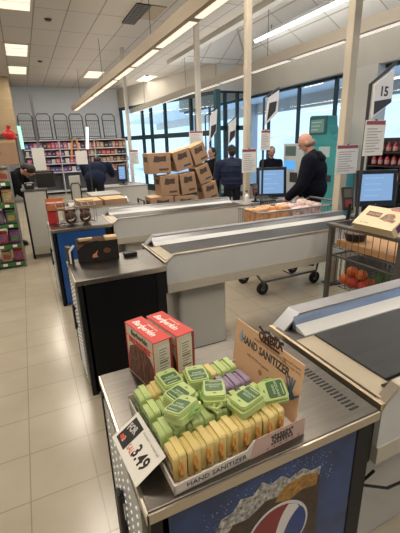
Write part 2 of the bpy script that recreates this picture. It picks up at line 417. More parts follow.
blue_m = mat('poster_blue', (.016, .045, .15), .35, 0, .45, 9)
c1 = counter('steel-topped end counter nearest the camera with blue cola poster front', .135, .888, .63, .60, blue_m)
c2 = counter('steel-topped end counter with plain black front, second from the camera', .185, .80, 2.34, .52, mat('plain_black_front', (.005, .005, .006), .5, spec=.15))
c3 = counter('steel-topped end counter with bright blue front, third from the camera', .15, .79, 4.11, .58, mat('bright_blue_front', (.010, .075, .29), .4, 0, .2, 5))
# vent slots in the nearest countertop
b = MB()
for k in range(15): b.box((.675, .035 + k * .0165, .8875), (.712, .035 + k * .0165 + .007, .8893))
b.build('vent_slots', ink, c1)
# cola poster on the front of the nearest counter (front plane at world y = .63)
def P1(x, z): return (x - .135, z)
MF = frame((0, -.0005, 0), (1, 0, 0), (0, 0, 1))     # local: x right, y up, z towards the camera side (-Y)
cola = mat('cola_brown', (.035, .014, .006), .35, 0, .8, 30)
foam = mat('splash_foam', (.36, .345, .32), .5, 0, .8, 75, .4, 120)
amber = mat('cola_amber', (.32, .16, .03), .4, 0, .5, 60)
def pts(*a): return [P1(x, z) for x, z in a]
poster = MB().prism(pts((.275, .42), (.305, .70), (.335, .725), (.40, .765), (.46, .77), (.55, .765), (.665, .735), (.675, .40), (.50, .38)), .0010, MF).build('poster_glass', cola, c1)
MB().prism(pts((.30, .69), (.325, .745), (.36, .75), (.385, .785), (.425, .775), (.455, .81), (.485, .785), (.52, .80), (.55, .775), (.60, .79), (.63, .765), (.668, .765), (.664, .735), (.60, .745), (.54, .72), (.47, .735), (.41, .70), (.36, .705), (.33, .66), (.32, .58), (.30, .60)), .0016, MF).build('splash', foam, poster)
MB().prism(pts((.50, .71), (.53, .755), (.60, .765), (.66, .745), (.655, .70), (.60, .71), (.55, .69)), .0020, MF).build('amber_swirl', amber, poster)
b = MB(); random.seed(3)
for k in range(260):
    x = random.uniform(.27, .72); z = .73 + random.random() ** 2 * .12 - abs(x - .48) * .12
    b.disc(P1(x, z), random.uniform(.0006, .0018), .0006, 6, MF)
b.build('spray_drops', mat('spray', (.45, .5, .58), .5), poster)['kind'] = 'stuff'
GC = P1(.517, .583); GR = .106
globe_parts = (('globe_ring', whitep, GR, 0), )
MB().disc(GC, GR + .006, .0024, 48, MF).build('globe_ring', mat('silver_ring', (.62, .62, .63), .4), poster)
def globe_slice(f0, f1, n=24):
    """part of a disc between two wavy boundaries v=f(u) in a rotated frame"""
    a = math.radians(52); out = []
    for up, f in ((1, f1), (-1, f0)):
        rng = range(n + 1) if up == 1 else range(n, -1, -1)
        for i in rng:
            u = -1 + 2 * i / n; lim = math.sqrt(max(0, 1 - u * u)); v = max(-lim, min(lim, f(u)))
            out.append((GC[0] + GR * .985 * (u * math.cos(a) - v * math.sin(a)), GC[1] + GR * .985 * (u * math.sin(a) + v * math.cos(a))))
    res = []
    for p in out:
        if not res or (Vector(p) - Vector(res[-1])).length > 1e-5: res.append(p)
    if (Vector(res[0]) - Vector(res[-1])).length < 1e-5: res.pop()
    return res
MB().disc(GC, GR * .985, .0028, 48, MF).build('globe_white', mat('globe_white', (.70, .68, .66), .4), poster)
MB().prism(globe_slice(lambda u: .10 + .22 * math.sin(u * 2.0), lambda u: 2), .0032, MF).build('globe_red', mat('globe_red', (.22, .012, .015), .4), poster)
MB().prism(globe_slice(lambda u: -2, lambda u: -.32 + .18 * math.sin(u * 2.2 + .3)), .0032, MF).build('globe_blue', mat('globe_blue', (.01, .04, .20), .4), poster)

# ------------------------------------------------------------------ conveyor lanes
blue_sheen = mat('rail_face_blue_sheen', (.34, .43, .62), .25, .5, .15, 4, stretch=(1, 1, 14))  # blue reflection on the near rail put into its base colour
panel_m = mat('lane_side_panel', (.56, .56, .55), .38, 0, .03, 3)
def lane(label, x0, x1, y0, w_=.66, rail=blue_sheen, ped=((.13, .58),), xped=True, far=False, topz=0.0):
    t = thing('conveyor_lane', label, 'conveyor', (x0, y0, 0)); L = x1 - x0
    shp = [(0, .70), (0, .868), (.07, .922), (L, .922), (L, .70)]
    shf = [(0, .70), (0, .868), (.10, .95), (L, .95), (L, .70)]
    Mx = frame((0, .03, 0), (1, 0, 0), (0, 0, 1))       # z = -Y
    MB().prism(shp, .03, Mx).build('near_panel', panel_m, t)
    MB().prism(shf, .03, frame((0, w_, 0), (1, 0, 0), (0, 0, 1))).build('far_panel', panel_m, t)
    for nm, y, yy, zt, xc in (('near_rail', -.004, .032, .922, .07), ('far_rail', w_ - .075, w_ + .004, .95, .10)):
        b = MB()
        b.prism([(-.004, .862), (xc - .002, zt - .004), (L, zt - .004), (L, zt + .008), (xc - .006, zt + .008), (-.004, .876)], yy - y, frame((0, yy, 0), (1, 0, 0), (0, 0, 1)))
        b.build(nm, steel_edge if nm == 'near_rail' else mat('rail_grey_metal', (.40, .40, .42), .35, .8), t)
    MB().prism([(w_ - .075, .948), (w_ - .075, .87), (w_ - .105, .87), (w_ - .095, .915)], L - .06, frame((.06, 0, 0), (0, 1, 0), (0, 0, 1))).build('far_rail_face', rail, t)
    MB().prism([(w_ - .095, .915), (w_ - .095, .87), (w_ - .165, .87), (w_ - .16, .893)], L - .06, frame((.06, 0, 0), (0, 1, 0), (0, 0, 1))).build('far_slope', panel_m, t)
    MB().prism([(.032, .87), (.032, .922), (.06, .897), (.065, .87)], L - .06, frame((.06, 0, 0), (0, 1, 0), (0, 0, 1))).build('near_rail_face', steel, t)
    MB().box((.0, .03, .84), (L, w_ - .03, .888)).build('deck', steel, t)
    MB().box((-.015, -.004, .862), (.004, w_ + .004, .885)).box((.010, .0, .875), (.022, w_, .886)).build('end_trim', warm_steel, t)
    MB().box((.10, .075, .880), (L - .05, w_ - .17, .897), bev=.004).build('belt', rubber, t)
    MB().box((.02, .04, .62), (L - .02, w_ - .04, .70)).build('under_tray', dark, t)
    MB().box((.0, -.006, .63), (L, .035, .70)).build('lower_fascia', beige, t)
    MB().box((-.012, .02, .62), (.0, w_ - .02, .862)).build('end_cap', blackp, t)
    MB().box((.004, .02, .88), (.10, w_ - .17, .8905)).build('end_plate', mat('end_plate_warm_sheen', (.50, .43, .32), .35, .8), t)  # steel plate, its warm reflection painted into the tone
    for a, bb in ped:
        MB().box((a, .12, .012), (bb, w_ - .12, .62), bev=.04, edges='z', seg=4).build('pedestal', cream, t)
        MB().box((a + .01, .13, 0), (bb - .01, w_ - .13, .012)).build('pedestal_foot', dark, t)
    return t
lane('conveyor lane with wide black belt nearest the camera, at the right edge', .935, 3.6, .645, .61, ped=((.05, .55), (1.9, 2.4)))
lane('conveyor lane in the middle with narrow dark belt and cream side', .84, 3.12, 2.45, .60, mat('steel_rail_face', (.36, .36, .37), .3, .8), ped=((.13, .58),))
lane('conveyor lane behind the middle one, below the stack of brown boxes', .815, 2.66, 4.13, .66, mat('steel_rail_face', (.4, .4, .4), .3, .8), ped=((.13, .58), (1.3, 1.7)))
lane('farthest conveyor lane, partly hidden behind flat tan cartons', .45, 1.42, 5.20, .74, mat('steel_rail_face', (.4, .4, .4), .3, .8), ped=((.13, .58),))
tag(MB().tube([(1.02, .70, .50), (1.0, .74, .40), (1.12, .70, .36), (1.3, .68, .37), (1.5, .70, .42)], .006).build('power_cable', black), 'black cable looped under the nearest conveyor lane', 'cable')

# ------------------------------------------------------------------ poles, paper notices, lane signs
pole_m = mat('beige_pole', (.50, .44, .35), .45, 0, .05, 4)
def pole(x, y, z0, z1, label, wd=.042, m=pole_m):
    t = thing('support_pole', label, 'pole', (x, y, 0))
    MB().box((-wd, -wd, z0), (wd, wd, z1), bev=.006).build('shaft', m, t)
    MB().box((-wd * 1.8, -wd * 1.8, z0), (wd * 1.8, wd * 1.8, z0 + .012)).build('base_plate', dark, t)
    return t
pole(3.27, 3.20, 0, 4.0, 'wide beige pole rising beside the right-hand monitor', .048)
pole(3.07, 4.90, 0, 4.0, 'beige pole left of the bald man, reaching the ceiling', .042)
pole(3.10, 6.64, 0, 4.0, 'pale beige pole rising behind the stacked brown boxes', .042, mat('pale_pole', (.60, .57, .51), .45))
pole(2.60, 9.885, 0, 4.0, 'thin pale pole behind the tan strip light, left of the boxes', .04, mat('pale_pole', (.6, .57, .5), .45))
pole(.29, 7.5, 0, 2.65, 'thin grey pole at the left tills carrying a white notice board', .022, mat('grey_pole', (.14, .14, .14), .5))
maroon = mat('maroon_header', (.30, .05, .07), .6)
greyink = mat('grey_print', (.40, .38, .40), .7)
def notice(a, bcorner, y, label, head=True):
    p0 = ony(*a, y); p1 = ony(*bcorner, y); wd = p1.x - p0.x; h = p0.z - p1.z
    t = thing('paper_notice', label, 'notice', (p0.x + wd / 2, y, p1.z))
    MB().box((-wd / 2, -.002, 0), (wd / 2, .002, h)).build('sheet', paper, t)
    if head:
        MB().box((-wd / 2 + .01, -.0035, h * .87), (wd / 2 - .01, -.0025, h - .008)).build('header_band', maroon, t)
        b = MB(); random.seed(int(a[0]))
        for k in range(9): b.box((-wd * .4, -.003, h * (.10 + .08 * k)), (-wd * .4 + wd * random.uniform(.45, .8), -.0024, h * (.13 + .08 * k)))
        b.build('print_lines', greyink, t)
    MB().box((-.012, -.004, h - .006), (.012, .0022, h + .006)).build('clip', dark, t)
    return t
notice((337, 145), (356, 173), 3.146, 'white notice with dark red header on the wide beige pole')
notice((366, 120), (382, 155), 2.452, 'white notice below the lane 15 sign')
notice((242, 149), (256, 172), 4.852, 'white notice with red header on the pole left of the bald man')
notice((261, 130), (270, 150), 4.335, 'plain notice hanging below the middle lane sign')
notice((189, 131), (203, 146), 6.593, 'notice on the pale pole above the brown boxes')
notice((129, 150), (139, 164), 9.842, 'small notice on the thin pale pole left of the brown boxes')
notice((31, 148), (47, 170), 7.472, 'large blank white notice board on the grey pole at the left', False)
notice((75, 151), (88, 164), 8.17, 'small white notice behind the person in the navy coat', False)

sign_w = mat('sign_white', (.78, .77, .78), .45)
sign_k = mat('sign_dark', (.03, .028, .032), .5)
def lane_sign(label, y, poly, post, dark_poly, zbase, num=None, numc=None, nh=.09):
    q = [ony(*p, y) for p in poly]; ps = [ony(*p, y) for p in post]
    o = Vector((ps[0].x, y, zbase))
    t = thing('lane_sign', label, 'lane sign', o)
    loc = lambda p: (p.x - o.x, p.z - o.z)
    Mz = frame((0, 0, 0), (1, 0, 0), (0, 0, 1))
    MB().prism([loc(p) for p in q], .02, frame((0, .01, 0), (1, 0, 0), (0, 0, 1))).build('sign_panel', sign_w, t)
    MB().prism([loc(ony(*p, y)) for p in dark_poly], .003, frame((0, -.010, 0), (1, 0, 0), (0, 0, 1))).build('dark_band', sign_k, t)
    pl = [Vector((0, 0, 0))] + [Vector((p.x - o.x, 0, p.z - o.z)) for p in ps[1:]]
    pl[1].x = 0
    MB().tube(pl, .015, 8).build('post', dark, t)
    if num:
        c = loc(ony(*numc, y))
        MB().text(num, nh, frame((c[0], -.0115, c[1]), (1, 0, 0), (0, 0, 1)), .001, bold=.003).build('lane_number', sign_k, t)
    return t
lane_sign('white angular lane sign with the number 15 on a dark bent post', 2.475,
          [(374.5, 85), (394, 69), (390.5, 102), (371.5, 118)], [(357, 212), (366.5, 84), (396, 63)], [(372.5, 115), (373.5, 101.5), (390.6, 98.5), (390, 102.5)], .932, '15', (383, 92), .107)
lane_sign('white angular lane sign hanging left of the bald man', 4.36,
          [(268, 98), (279, 90), (277, 113), (265, 125)], [(262, 193), (264, 98), (279, 88)], [(266.5, 121), (269, 103), (276.5, 101), (275, 111)], .88)
lane_sign('third lane sign, right of the teal post', 7.8,
          [(229, 123), (236, 117), (235, 137), (228, 145)], [(228, 188), (227.5, 124), (238, 115)], [(229, 143), (230, 132), (235, 130), (234.5, 136)], 0)
lane_sign('small far lane sign just left of the teal post', 7.2,
          [(210, 116), (217, 109), (216, 132), (209, 142)], [(207, 190), (207.5, 116), (218, 107)], [(210, 140), (211, 126), (216, 124), (215.5, 131)], 0)

# ------------------------------------------------------------------ hand sanitizer display on the nearest counter
TZ = .8886
TROT = math.radians(2.6)          # the tray stands slightly turned on the counter
RT = Matrix.Translation((.203, .637, 0)) @ Matrix.Rotation(TROT, 4, 'Z') @ Matrix.Translation((-.2, -.64, 0))
tray_m = mat('tray_white_card', (.62, .56, .51), .6); tray_pink = mat('tray_pink_card', (.55, .38, .33), .6); tray_in = mat('tray_inside', (.58, .50, .42), .7)
header_m = mat('header_card_orange', (.66, .41, .25), .6, 0, .06, 5)
dbrown = mat('logo_dark_brown', (.05, .014, .010), .5)
pr = mat('print_dark', (.06, .055, .055), .6)
t = thing('sanitizer_display_tray', 'open cardboard display tray of hand sanitizer packs with orange header card', 'display tray', (.203, .637, TZ), TROT)
TW, TD = .413, .37
MB().box((0, 0, 0), (TW, TD, .004)).build('tray_floor', tray_in, t)
MB().box((0, 0, 0), (.004, TD, .030)).build('tray_lip', tray_m, t)
MB().box((0, TD - .004, 0), (TW, TD, .045)).build('back_panel', tray_in, t)
sd = MB().prism([(0, 0), (TW, 0), (TW, .055), (.235, .055), (.215, .034), (0, .030)], .004, frame((0, .004, 0), (1, 0, 0), (0, 0, 1))).build('side_panel', tray_m, t)
MB().prism([(.222, .0005), (TW, .0005), (TW, .060), (.240, .060)], .0015, frame((0, -.0002, 0), (1, 0, 0), (0, 0, 1))).build('pink_overlay', tray_pink, sd)
MB().text('HAND SANITIZER', .020, frame((.122, -.0008, .0165), (1, 0, 0), (0, 0, 1)), .0004, sx=1.12).build('lettering', pr, sd)
def wild_logo(bm, O, u, v, s, m=None):
    """bold ornate dark wordmark, built from a lettering row over a wavy plate of leaves"""
    F = frame(O, u, v)
    bm.text('OMBRA', s * .95, F @ Matrix.Rotation(.10, 4, 'Z'), .0008, sx=.92, bold=s * .03)
    random.seed(11)
    for k in range(11):
        a = -1.3 + k * .26
        bm.disc((a * s * 1.1, (.48 + .10 * math.cos(k * 1.7)) * s), s * .17, .001, 10, F, ry=s * .14)
    for k in range(9):
        bm.disc((-1.05 * s + k * .27 * s, -.45 * s), s * .15, .001, 10, F, ry=s * .11)
    return bm
b = MB(); F = frame((.33, -.0020, .031), (1, 0, 0), (0, 0, 1))
b.text('OMBRA', .021, F, .0005, bold=.0008)
for k in range(8): b.disc((-.035 + k * .010, .0125 + .002 * (k % 2)), .0045, .0006, 8, F); b.disc((-.035 + k * .010, -.0115), .0040, .0006, 8, F)
b.build('tray_logo', pr, sd)
b = MB()
for k in range(6): b.disc((-.05 + k * .022, -.022), .0035, .0005, 10, F)
b.build('tray_icons', mat('faint_print', (.33, .2, .17), .6), sd)
# header card: stands along the +X edge, printed side towards -X
HX = TW - .004
hd = MB().box((HX - .001, .035, 0), (HX + .003, TD + .015, .205)).build('header_card', header_m, t)
hd.matrix_local = Matrix.Translation((HX, 0, 0)) @ Matrix.Rotation(math.radians(7), 4, 'Y') @ Matrix.Translation((-HX, 0, 0))
HO = lambda y, z: (HX - .0016, y, z)
HU, HV = (0, -1, 0), (0, 0, 1)           # reads from far (+Y) to near (-Y)
MB().text('HAND SANITIZER', .040, frame(HO(.215, .148), HU, HV), .0005, sx=.80, bold=.0009).build('header_lettering', pr, hd)
b = MB()
wild_logo(b, (HX - .0024, .190, .207), HU, HV, .040)
b.build('header_logo', dbrown, hd)
fp = mat('faint_brown_print', (.36, .19, .10), .6)
b = MB(); b.text('moisturizing hydrating gel', .016, frame(HO(.19, .178), HU, HV), .0003); b.text('kills 99.9% of germs', .015, frame(HO(.24, .105), HU, HV), .0003)
b.text('assorted scents\ncolors may vary', .013, frame(HO(.085, .178), HU, HV), .0003)
for k in range(3): b.disc((0, 0), .010, .0004, 14, frame(HO(.22 - k * .045, .075), HU, HV))
b.build('small_print', fp, hd)
blue_p = mat('blue_grey_print', (.10, .16, .26), .5)
b = MB(); F = frame(HO(.072, .092), HU, HV)
b.disc((0, -.006), .018, .0005, 16, F, ry=.016)
for k, a in enumerate((-.75, -.3, 0, .3)): b.prism([(math.sin(a) * .012 - .003, .008), (math.sin(a) * .012 + .003, .008), (math.sin(a) * .04 + .003, .018 + .034 * math.cos(a)), (math.sin(a) * .04 - .003, .018 + .034 * math.cos(a))], .0005, F)
b.prism([(.012, -.004), (.016, -.012), (.038, .010), (.034, .014)], .0005, F)
b.build('hand_icon', blue_p, hd)
b = MB(); F = frame(HO(.345, .15), HU, HV)
b.prism([(0, .032), (.010, .010), (.014, -.004), (.008, -.016), (0, -.019), (-.008, -.016), (-.014, -.004), (-.010, .010)], .0005, F)
b.build('drop_icon', mat('drop_print', (.30, .36, .46), .5), hd)

# sanitizer packs: local x width, y height, z thickness (label up)
lime = mat('lime_plastic', (.43, .53, .20), .38, spec=.5); lime_d = mat('dark_green_label', (.05, .115, .035), .35)
yel = mat('yellow_plastic', (.66, .52, .20), .38); yel_d = mat('tan_label', (.28, .12, .06), .4)
pur = mat('mauve_plastic', (.26, .19, .28), .38); pur_d = mat('purple_label', (.10, .06, .13), .4)
cordy = mat('orange_cord', (.60, .27, .06), .5); cordg = mat('green_cord', (.22, .42, .10), .5); cordp = mat('mauve_cord', (.26, .18, .28), .5)
lab_w = mat('label_print', (.50, .62, .40), .5)
PW, PH, PT = .070, .088, .0345
def pack(label, body, lab, cord, group):
    t = thing('hand_sanitizer_pack', label, 'hand sanitizer', (0, 0, 0), 0, group)
    b = MB()
    b.box((-PW / 2, 0, 0), (PW / 2, PH, .019), bev=.010, seg=3, edges='z')
    b.box((-PW / 2 + .003, .0, .015), (PW / 2 - .003, PH - .006, PT - .004), bev=.011, seg=3, edges='z')
    smooth_by_angle(b.build('case', body, t), 30)
    b = MB(); yv = .058
    rr = [(-PW / 2 + .006, .006), (PW / 2 - .006, .006), (PW / 2 - .006, yv), (-PW / 2 + .006, yv)]
    b.box((-PW / 2 + .004, .003, PT - .005), (PW / 2 - .004, PH - .008, PT), bev=.010, seg=3, edges='z')
    smooth_by_angle(b.build('front_rim', body, t), 30)
    lb = MB().box((-PW / 2 + .009, .008, PT - .003), (PW / 2 - .009, yv, PT + .0008), bev=.006, seg=2, edges='z').build('label', lab, t)
    b = MB(); F = frame((0, .034, PT + .0012), (1, 0, 0), (0, 1, 0))
    b.text('HAND\nSANITIZER', .0105, F, .0003); b.box((-.020, .013, PT + .0008), (.014, .015, PT + .0014))
    b.build('label_print', lab_w, lb)
    MB().prism([(-.006, .066), (.006, .066), (0, .071)], .0006, frame((0, 0, PT), (1, 0, 0), (0, 1, 0))).build('hanger_mark', lab, t)
    pts_ = [(PW / 2 + .002, .070, .015), (PW / 2 + .007, .055, .012), (PW / 2 + .009, .038, .018), (PW / 2 + .006, .024, .012), (PW / 2 + .003, .036, .020), (PW / 2 + .006, .052, .022), (PW / 2 + .002, .070, .015)]
    MB().tube(pts_, .0028, 6).build('cord', cord, t)
    MB().ball((PW / 2 + .005, .044, .016), .0052, 8).build('cord_bead', cord, t)
    return t
SG = frame((0, 0, 0), (0, -1, 0), (0, 0, 1))            # standing: label faces -X
kinds = {'green': (lime, lime_d, cordg), 'yellow': (yel, yel_d, cordy), 'purple': (pur, pur_d, cordp)}
protos = {}
rows = [
    (.697, ['yellow'] * 9, 'front row'),
    (.781, ['green'] * 9, 'second row'),
    (.864, ['green'] * 5 + ['purple'] * 4, 'third row'),
    (.948, ['green', 'yellow', 'green', 'green', 'yellow', 'yellow', 'yellow', 'green', 'green'], 'back row')]
names_row = {'front row': 'front row of the tray', 'second row': 'second row of the tray', 'third row': 'third row of the tray', 'back row': 'back row of the tray'}
def place_pack(kind, M, label, group):
    if kind not in protos:
        t = pack(label, *kinds[kind], group); protos[kind] = t; t.matrix_world = M
    else: t = dup(protos[kind], label=label, group=group, matrix=M)
    return t
for y, cols, rn in rows:
    for i, k in enumerate(cols):
        if rn == 'front row' and i == 9: continue
        x = .246 + i * .0388
        jit = random.uniform(-.03, .03)
        M = RT @ Matrix.Translation((x, y + random.uniform(-.003, .003), TZ + .0045)) @ Matrix.Rotation(jit, 4, 'Z') @ SG
        # SG puts the thickness along -X, so the pack spans x - PT .. x
        place_pack(k, M, 'upright %s sanitizer pack, %s from the left in the %s' % (k, ordinal(i), names_row[rn]), 'upright sanitizer packs in the tray')
ZL = TZ + .0045 + PH + .001
def lying(px, py, z, yaw, tx=0, ty=0, kind='green', label=''):
    p = onz(px, py, z + PT)
    M = Matrix.Translation((p.x, p.y, z)) @ Matrix.Rotation(yaw, 4, 'Z') @ Matrix.Rotation(tx, 4, 'X') @ Matrix.Rotation(ty, 4, 'Y') @ Matrix.Translation((0, -PH / 2, 0))
    return place_pack(kind, M, label, 'green packs lying on the upright packs')
lying(169, 376, ZL, .1, .03, 0, label='green sanitizer pack lying flat on the others, nearest the red boxes')
lying(196, 372, ZL, -.15, .02, .03, label='green sanitizer pack lying flat at the back, right of the red boxes')
lying(180, 391, ZL + .004, -1.2, 0, .08, label='green sanitizer pack lying flat above the tilted one at the left')
lying(184, 404, ZL + .022, -1.15, .04, -.26, label='green sanitizer pack tilted towards the camera at the left of the tray')
lying(214, 388, ZL, 2.75, .03, 0, label='green sanitizer pack lying flat in the middle of the tray')
lying(247, 396, ZL + .006, 1.75, -.12, .05, label='green sanitizer pack lying flat at the right, just behind the yellow ones')
M = RT @ Matrix.Translation((.564, .732, ZL - .002)) @ Matrix.Rotation(1.2, 4, 'Z') @ Matrix.Rotation(-.15, 4, 'X') @ Matrix.Rotation(-.45, 4, 'Y') @ Matrix.Translation((0, -.044, 0))
place_pack('green', M, 'green sanitizer pack slumped at the right end of the yellow row', 'green packs lying on the upright packs')
b = MB(); lp = onz(216, 404, 1.0)
b.tube([(lp.x - .02, lp.y + .01, ZL + .006), (lp.x - .005, lp.y - .016, ZL + .014), (lp.x + .012, lp.y - .012, ZL + .02), (lp.x + .018, lp.y + .008, ZL + .014), (lp.x + .004, lp.y + .014, ZL + .010), (lp.x - .012, lp.y - .006, ZL + .008), (lp.x - .004, lp.y - .024, ZL + .004)], .005, 8)
tag(b.build('strap_loop', lime), 'loose green strap curled on top of the packs in the middle', 'strap')

# two red boxes behind the tray
boxc = mat('box_cream', (.62, .55, .44), .5); boxred = mat('box_red', (.60, .035, .025), .42)
choc = mat('brownie_photo', (.11, .035, .018), .5, 0, .75, 55, .5, 60)
def redbox(label, x, y, rz):
    W, D, H = .070, .205, .205
    t = thing('baking_mix_box', label, 'box', (x, y, TZ), rz, 'two red boxes')
    MB().box((0, 0, 0), (W, D, H - .002), bev=.0015).build('carton', boxc, t)
    tp = MB().box((-.0005, -.0005, H - .004), (W + .0005, D + .0005, H), bev=.001).build('red_top', boxred, t)
    MB().text('Barberkin', .036, frame((W * .42, D * .56, H + .0004), (0, -1, 0), (1, 0, 0)), .0004, sx=1.0, shear=.25, bold=.0006).text('premium mix', .012, frame((W * .78, D * .47, H + .0004), (0, -1, 0), (1, 0, 0)), .0003).disc((0, 0), .006, .0004, 10, frame((W * .25, D * .62, H + .0002), (0, -1, 0), (1, 0, 0))).build('top_lettering', whitep, tp)
    L = lambda yy, zz: (-.0006, yy, zz); u, v = (0, -1, 0), (0, 0, 1)
    ph = MB().prism([(-.092, -.078), (.092, -.078), (.092, .02), (.07, .045), (.03, .058), (-.03, .058), (-.075, .035), (-.092, -.01)], .0008, frame(L(D / 2, .085), u, v)).build('cake_picture', choc, t)
    MB().text('BROWNIES', .030, frame((-.0012, D / 2, .150), u, v), .0006, bold=.0012).build('red_lettering', boxred, t)
    MB().text('Barberkin', .030, frame(L(D / 2, .182), u, v), .0004, shear=.2, bold=.0008).build('dark_lettering', mat('green_dark_print', (.06, .06, .04), .5), t)
    MB().box((-.0010, .002, .004), (-.0002, .008, H - .004)).box((-.0010, D - .008, .004), (-.0002, D - .002, H - .004)).box((-.0010, .002, .160), (-.0004, D - .002, .163)).build('red_border', boxred, t)
    b = MB(); F = frame((0, -.0006, 0), (1, 0, 0), (0, 0, 1))
    b.prism([(.014, .020), (.060, .020), (.060, .185), (.014, .185)], .0006, F); b.build('facts_panel', mat('facts_white', (.66, .62, .54), .55), t)
    b = MB(); random.seed(5)
    for k in range(15):
        z = .03 + k * .010; b.box((.018, -.0018, z), (.018 + random.uniform(.02, .038), -.0011, z + (.006 if k in (5, 9) else .003)))
    b.build('facts_print', mat('facts_ink', (.16, .17, .15), .6), t)
    MB().box((.060, -.0012, .0), (W, -.0002, H - .004)).build('red_side_strip', mat('box_dark_red', (.25, .03, .03), .5), t)
    return t
redbox('red-topped baking mix box at the left, its picture side towards the aisle', .286, 1.012, .22)
redbox('red-topped baking mix box standing right of its twin', .370, 1.018, .22)

# price tag on the tray lip
q = [Vector((.184, .872, .944)), Vector((.200, .700, .944)), Vector((.130, .670, .897)), Vector((.112, .880, .897))]
q = [onz(140, 416, .950), onz(165, 459, .950), onz(138, 492, .900), onz(112, 437, .900)]
O = q[3]; u = (q[2] - q[3]); v = (q[0] - q[3])
F = frame(O, u, v); UL = ((q[1] - q[0]).length + u.length) / 2; VL = v.length
t = thing('price_tag', 'white 3.49 price card tilted over the left edge of the nearest counter', 'price tag', O)
F = frame((0, 0, 0), u, v)
MB().box((0, 0, -.0008), (UL, VL, .0), F).build('card', mat('tag_card', (.72, .69, .63), .55), t)
MB().box((.012, .012, .0001), (UL * .36, VL - .012, .0006), F).build('picture_panel', ink, t)
MB().text('FOR', .030, F @ TR((UL * .19, VL * .62, .0008), (0, 0, .2)), .0003, sx=.7, bold=.001).text('2', .024, F @ TR((UL * .21, VL * .28, .0008), (0, 0, .2)), .0003, sx=.8).build('panel_print', mat('panel_print_grey', (.5, .47, .45), .5), t)
MB().prism([(UL * .10, VL * .22), (UL * .22, VL * .20), (UL * .24, VL * .32), (UL * .12, VL * .34)], .0005, F @ TR((0, 0, .0005))).text('SALE', .026, F @ TR((UL * .47, VL * .30, .0004), (0, 0, 0)), .0003, sx=.7).build('red_print', mat('tag_red', (.55, .06, .03), .5), t)
MB().text('3.49', .052, F @ TR((UL * .70, VL * .42, .0004)), .0004, sx=.82, bold=.0012).build('price_lettering', ink, t)
MB().text('assorted 1 oz hand gel', .011, F @ TR((UL * .66, VL * .84, .0004)), .0003).build('small_print', greyink, t)
MB().box((UL * .4, VL * .9, -.012), (UL * .9, VL, -.0012), F).build('holder_clip', mat('clear_holder', (.4, .38, .36), .3), t)

# black sweets cartons on the second counter
t = thing('sweets_display_box', 'black display carton with flame picture on the second counter', 'display box', (.254, 2.735, .888), -.06)
blk = mat('black_card', (.015, .012, .012), .45)
MB().prism([(0, 0), (.30, 0), (.30, .150), (.17, .150), (.15, .158), (.07, .150), (.0, .100)], .004, frame((0, .004, 0), (1, 0, 0), (0, 0, 1))).build('front_panel', blk, t)
MB().prism([(0, 0), (.10, 0), (.10, .165), (.07, .165), (0, .10)], .004, frame((0, 0, 0), (0, 1, 0), (0, 0, 1))).build('left_panel', blk, t)
MB().prism([(0, 0), (.10, 0), (.10, .165), (0, .15)], .004, frame((.296, 0, 0), (0, 1, 0), (0, 0, 1))).build('right_panel', blk, t)
MB().box((0, .096, 0), (.30, .10, .165)).build('back_panel', cardboard, t)
MB().box((.21, .01, .150), (.30, .096, .172)).build('cardboard_flap', cardboard_top, t)
MB().box((.02, .06, .150), (.12, .095, .168)).build('cardboard_flap', cardboard_top, t)
MB().box((.004, .004, 0), (.296, .096, .10)).build('contents', mat('dark_brown_packs', (.08, .04, .025), .5), t)
MB().prism([(.10, .03), (.145, .03), (.135, .05), (.147, .085), (.122, .06), (.108, .055)], .0006, frame((0, -.0002, 0), (1, 0, 0), (0, 0, 1))).build('flame_picture', mat('flame_print', (.65, .25, .12), .5, 0, .4, 60), t)
MB().disc((.215, .075), .028, .0006, 20, frame((0, -.0002, 0), (1, 0, 0), (0, 0, 1)), ry=.02).build('biscuit_picture', mat('biscuit_print', (.16, .06, .03), .5, 0, .4, 60), t)
t = thing('sweets_display_box', 'second black carton with slanted white edge, left of the flame carton', 'display box', (.225, 2.765, .888), .25)
MB().box((-.03, 0, 0), (.0, .08, .12)).build('carton', blk, t)
MB().prism([(0, 0), (.012, 0), (.012, .09), (.05, .13), (.035, .14), (0, .10)], .003, frame((-.032, .0, .0), (1, 0, 0), (0, 0, 1))).build('white_edge', whitep, t)
tag(MB().box((-.05, -.03, 0), (.05, .03, .028), bev=.004).build('black_tray', black, loc=(.645, 2.74, .888)), 'small black tray right of the flame carton', 'tray')

# goods on the blue-fronted counter
brown_bag = mat('brown_foil_bag', (.075, .028, .016), .3, 0, .2, 20)
for i, (x, l) in enumerate(((.385, 'brown foil bag with white swoosh, left one on the blue counter'), (.545, 'brown foil bag with white swoosh, right one on the blue counter'))):
    t = thing('snack_bag', l, 'bag', (x, 4.33, .888), 0, 'brown bags on the blue counter')
    b = MB(); b.ball((0, 0, .075), (.065, .035, .075), 20).box((-.055, -.006, .13), (.055, .006, .17)); b.build('bag', brown_bag, t, True)
    MB().prism([(-.04, -.01), (-.02, -.028), (.02, -.02), (.045, .012), (.02, -.004), (-.015, -.012)], .002, frame((0, -.0355, .07), (1, 0, 0), (0, 0, 1))).build('white_swoosh', whitep, t)
t = thing('wire_display_rack', 'grey wire rack holding goods on the blue-fronted counter', 'rack', (.24, 4.26, .888))
b = MB()
for k in range(7): b.tube([(k * .07, .0, .02), (k * .07, .0, .20), (k * .07, .17, .24), (k * .07, .17, .0)], .0028, 5)
b.build('wires', mat('rack_wire', (.22, .2, .18), .4, .6), t)
MB().tube([(0, 0, .2), (.42, 0, .2)], .006, 6).tube([(0, .17, .24), (.42, .17, .24)], .006, 6).tube([(0, .17, .004), (.42, .17, .004)], .004, 6).build('rails', mat('rack_wire', (0, 0, 0)), t)
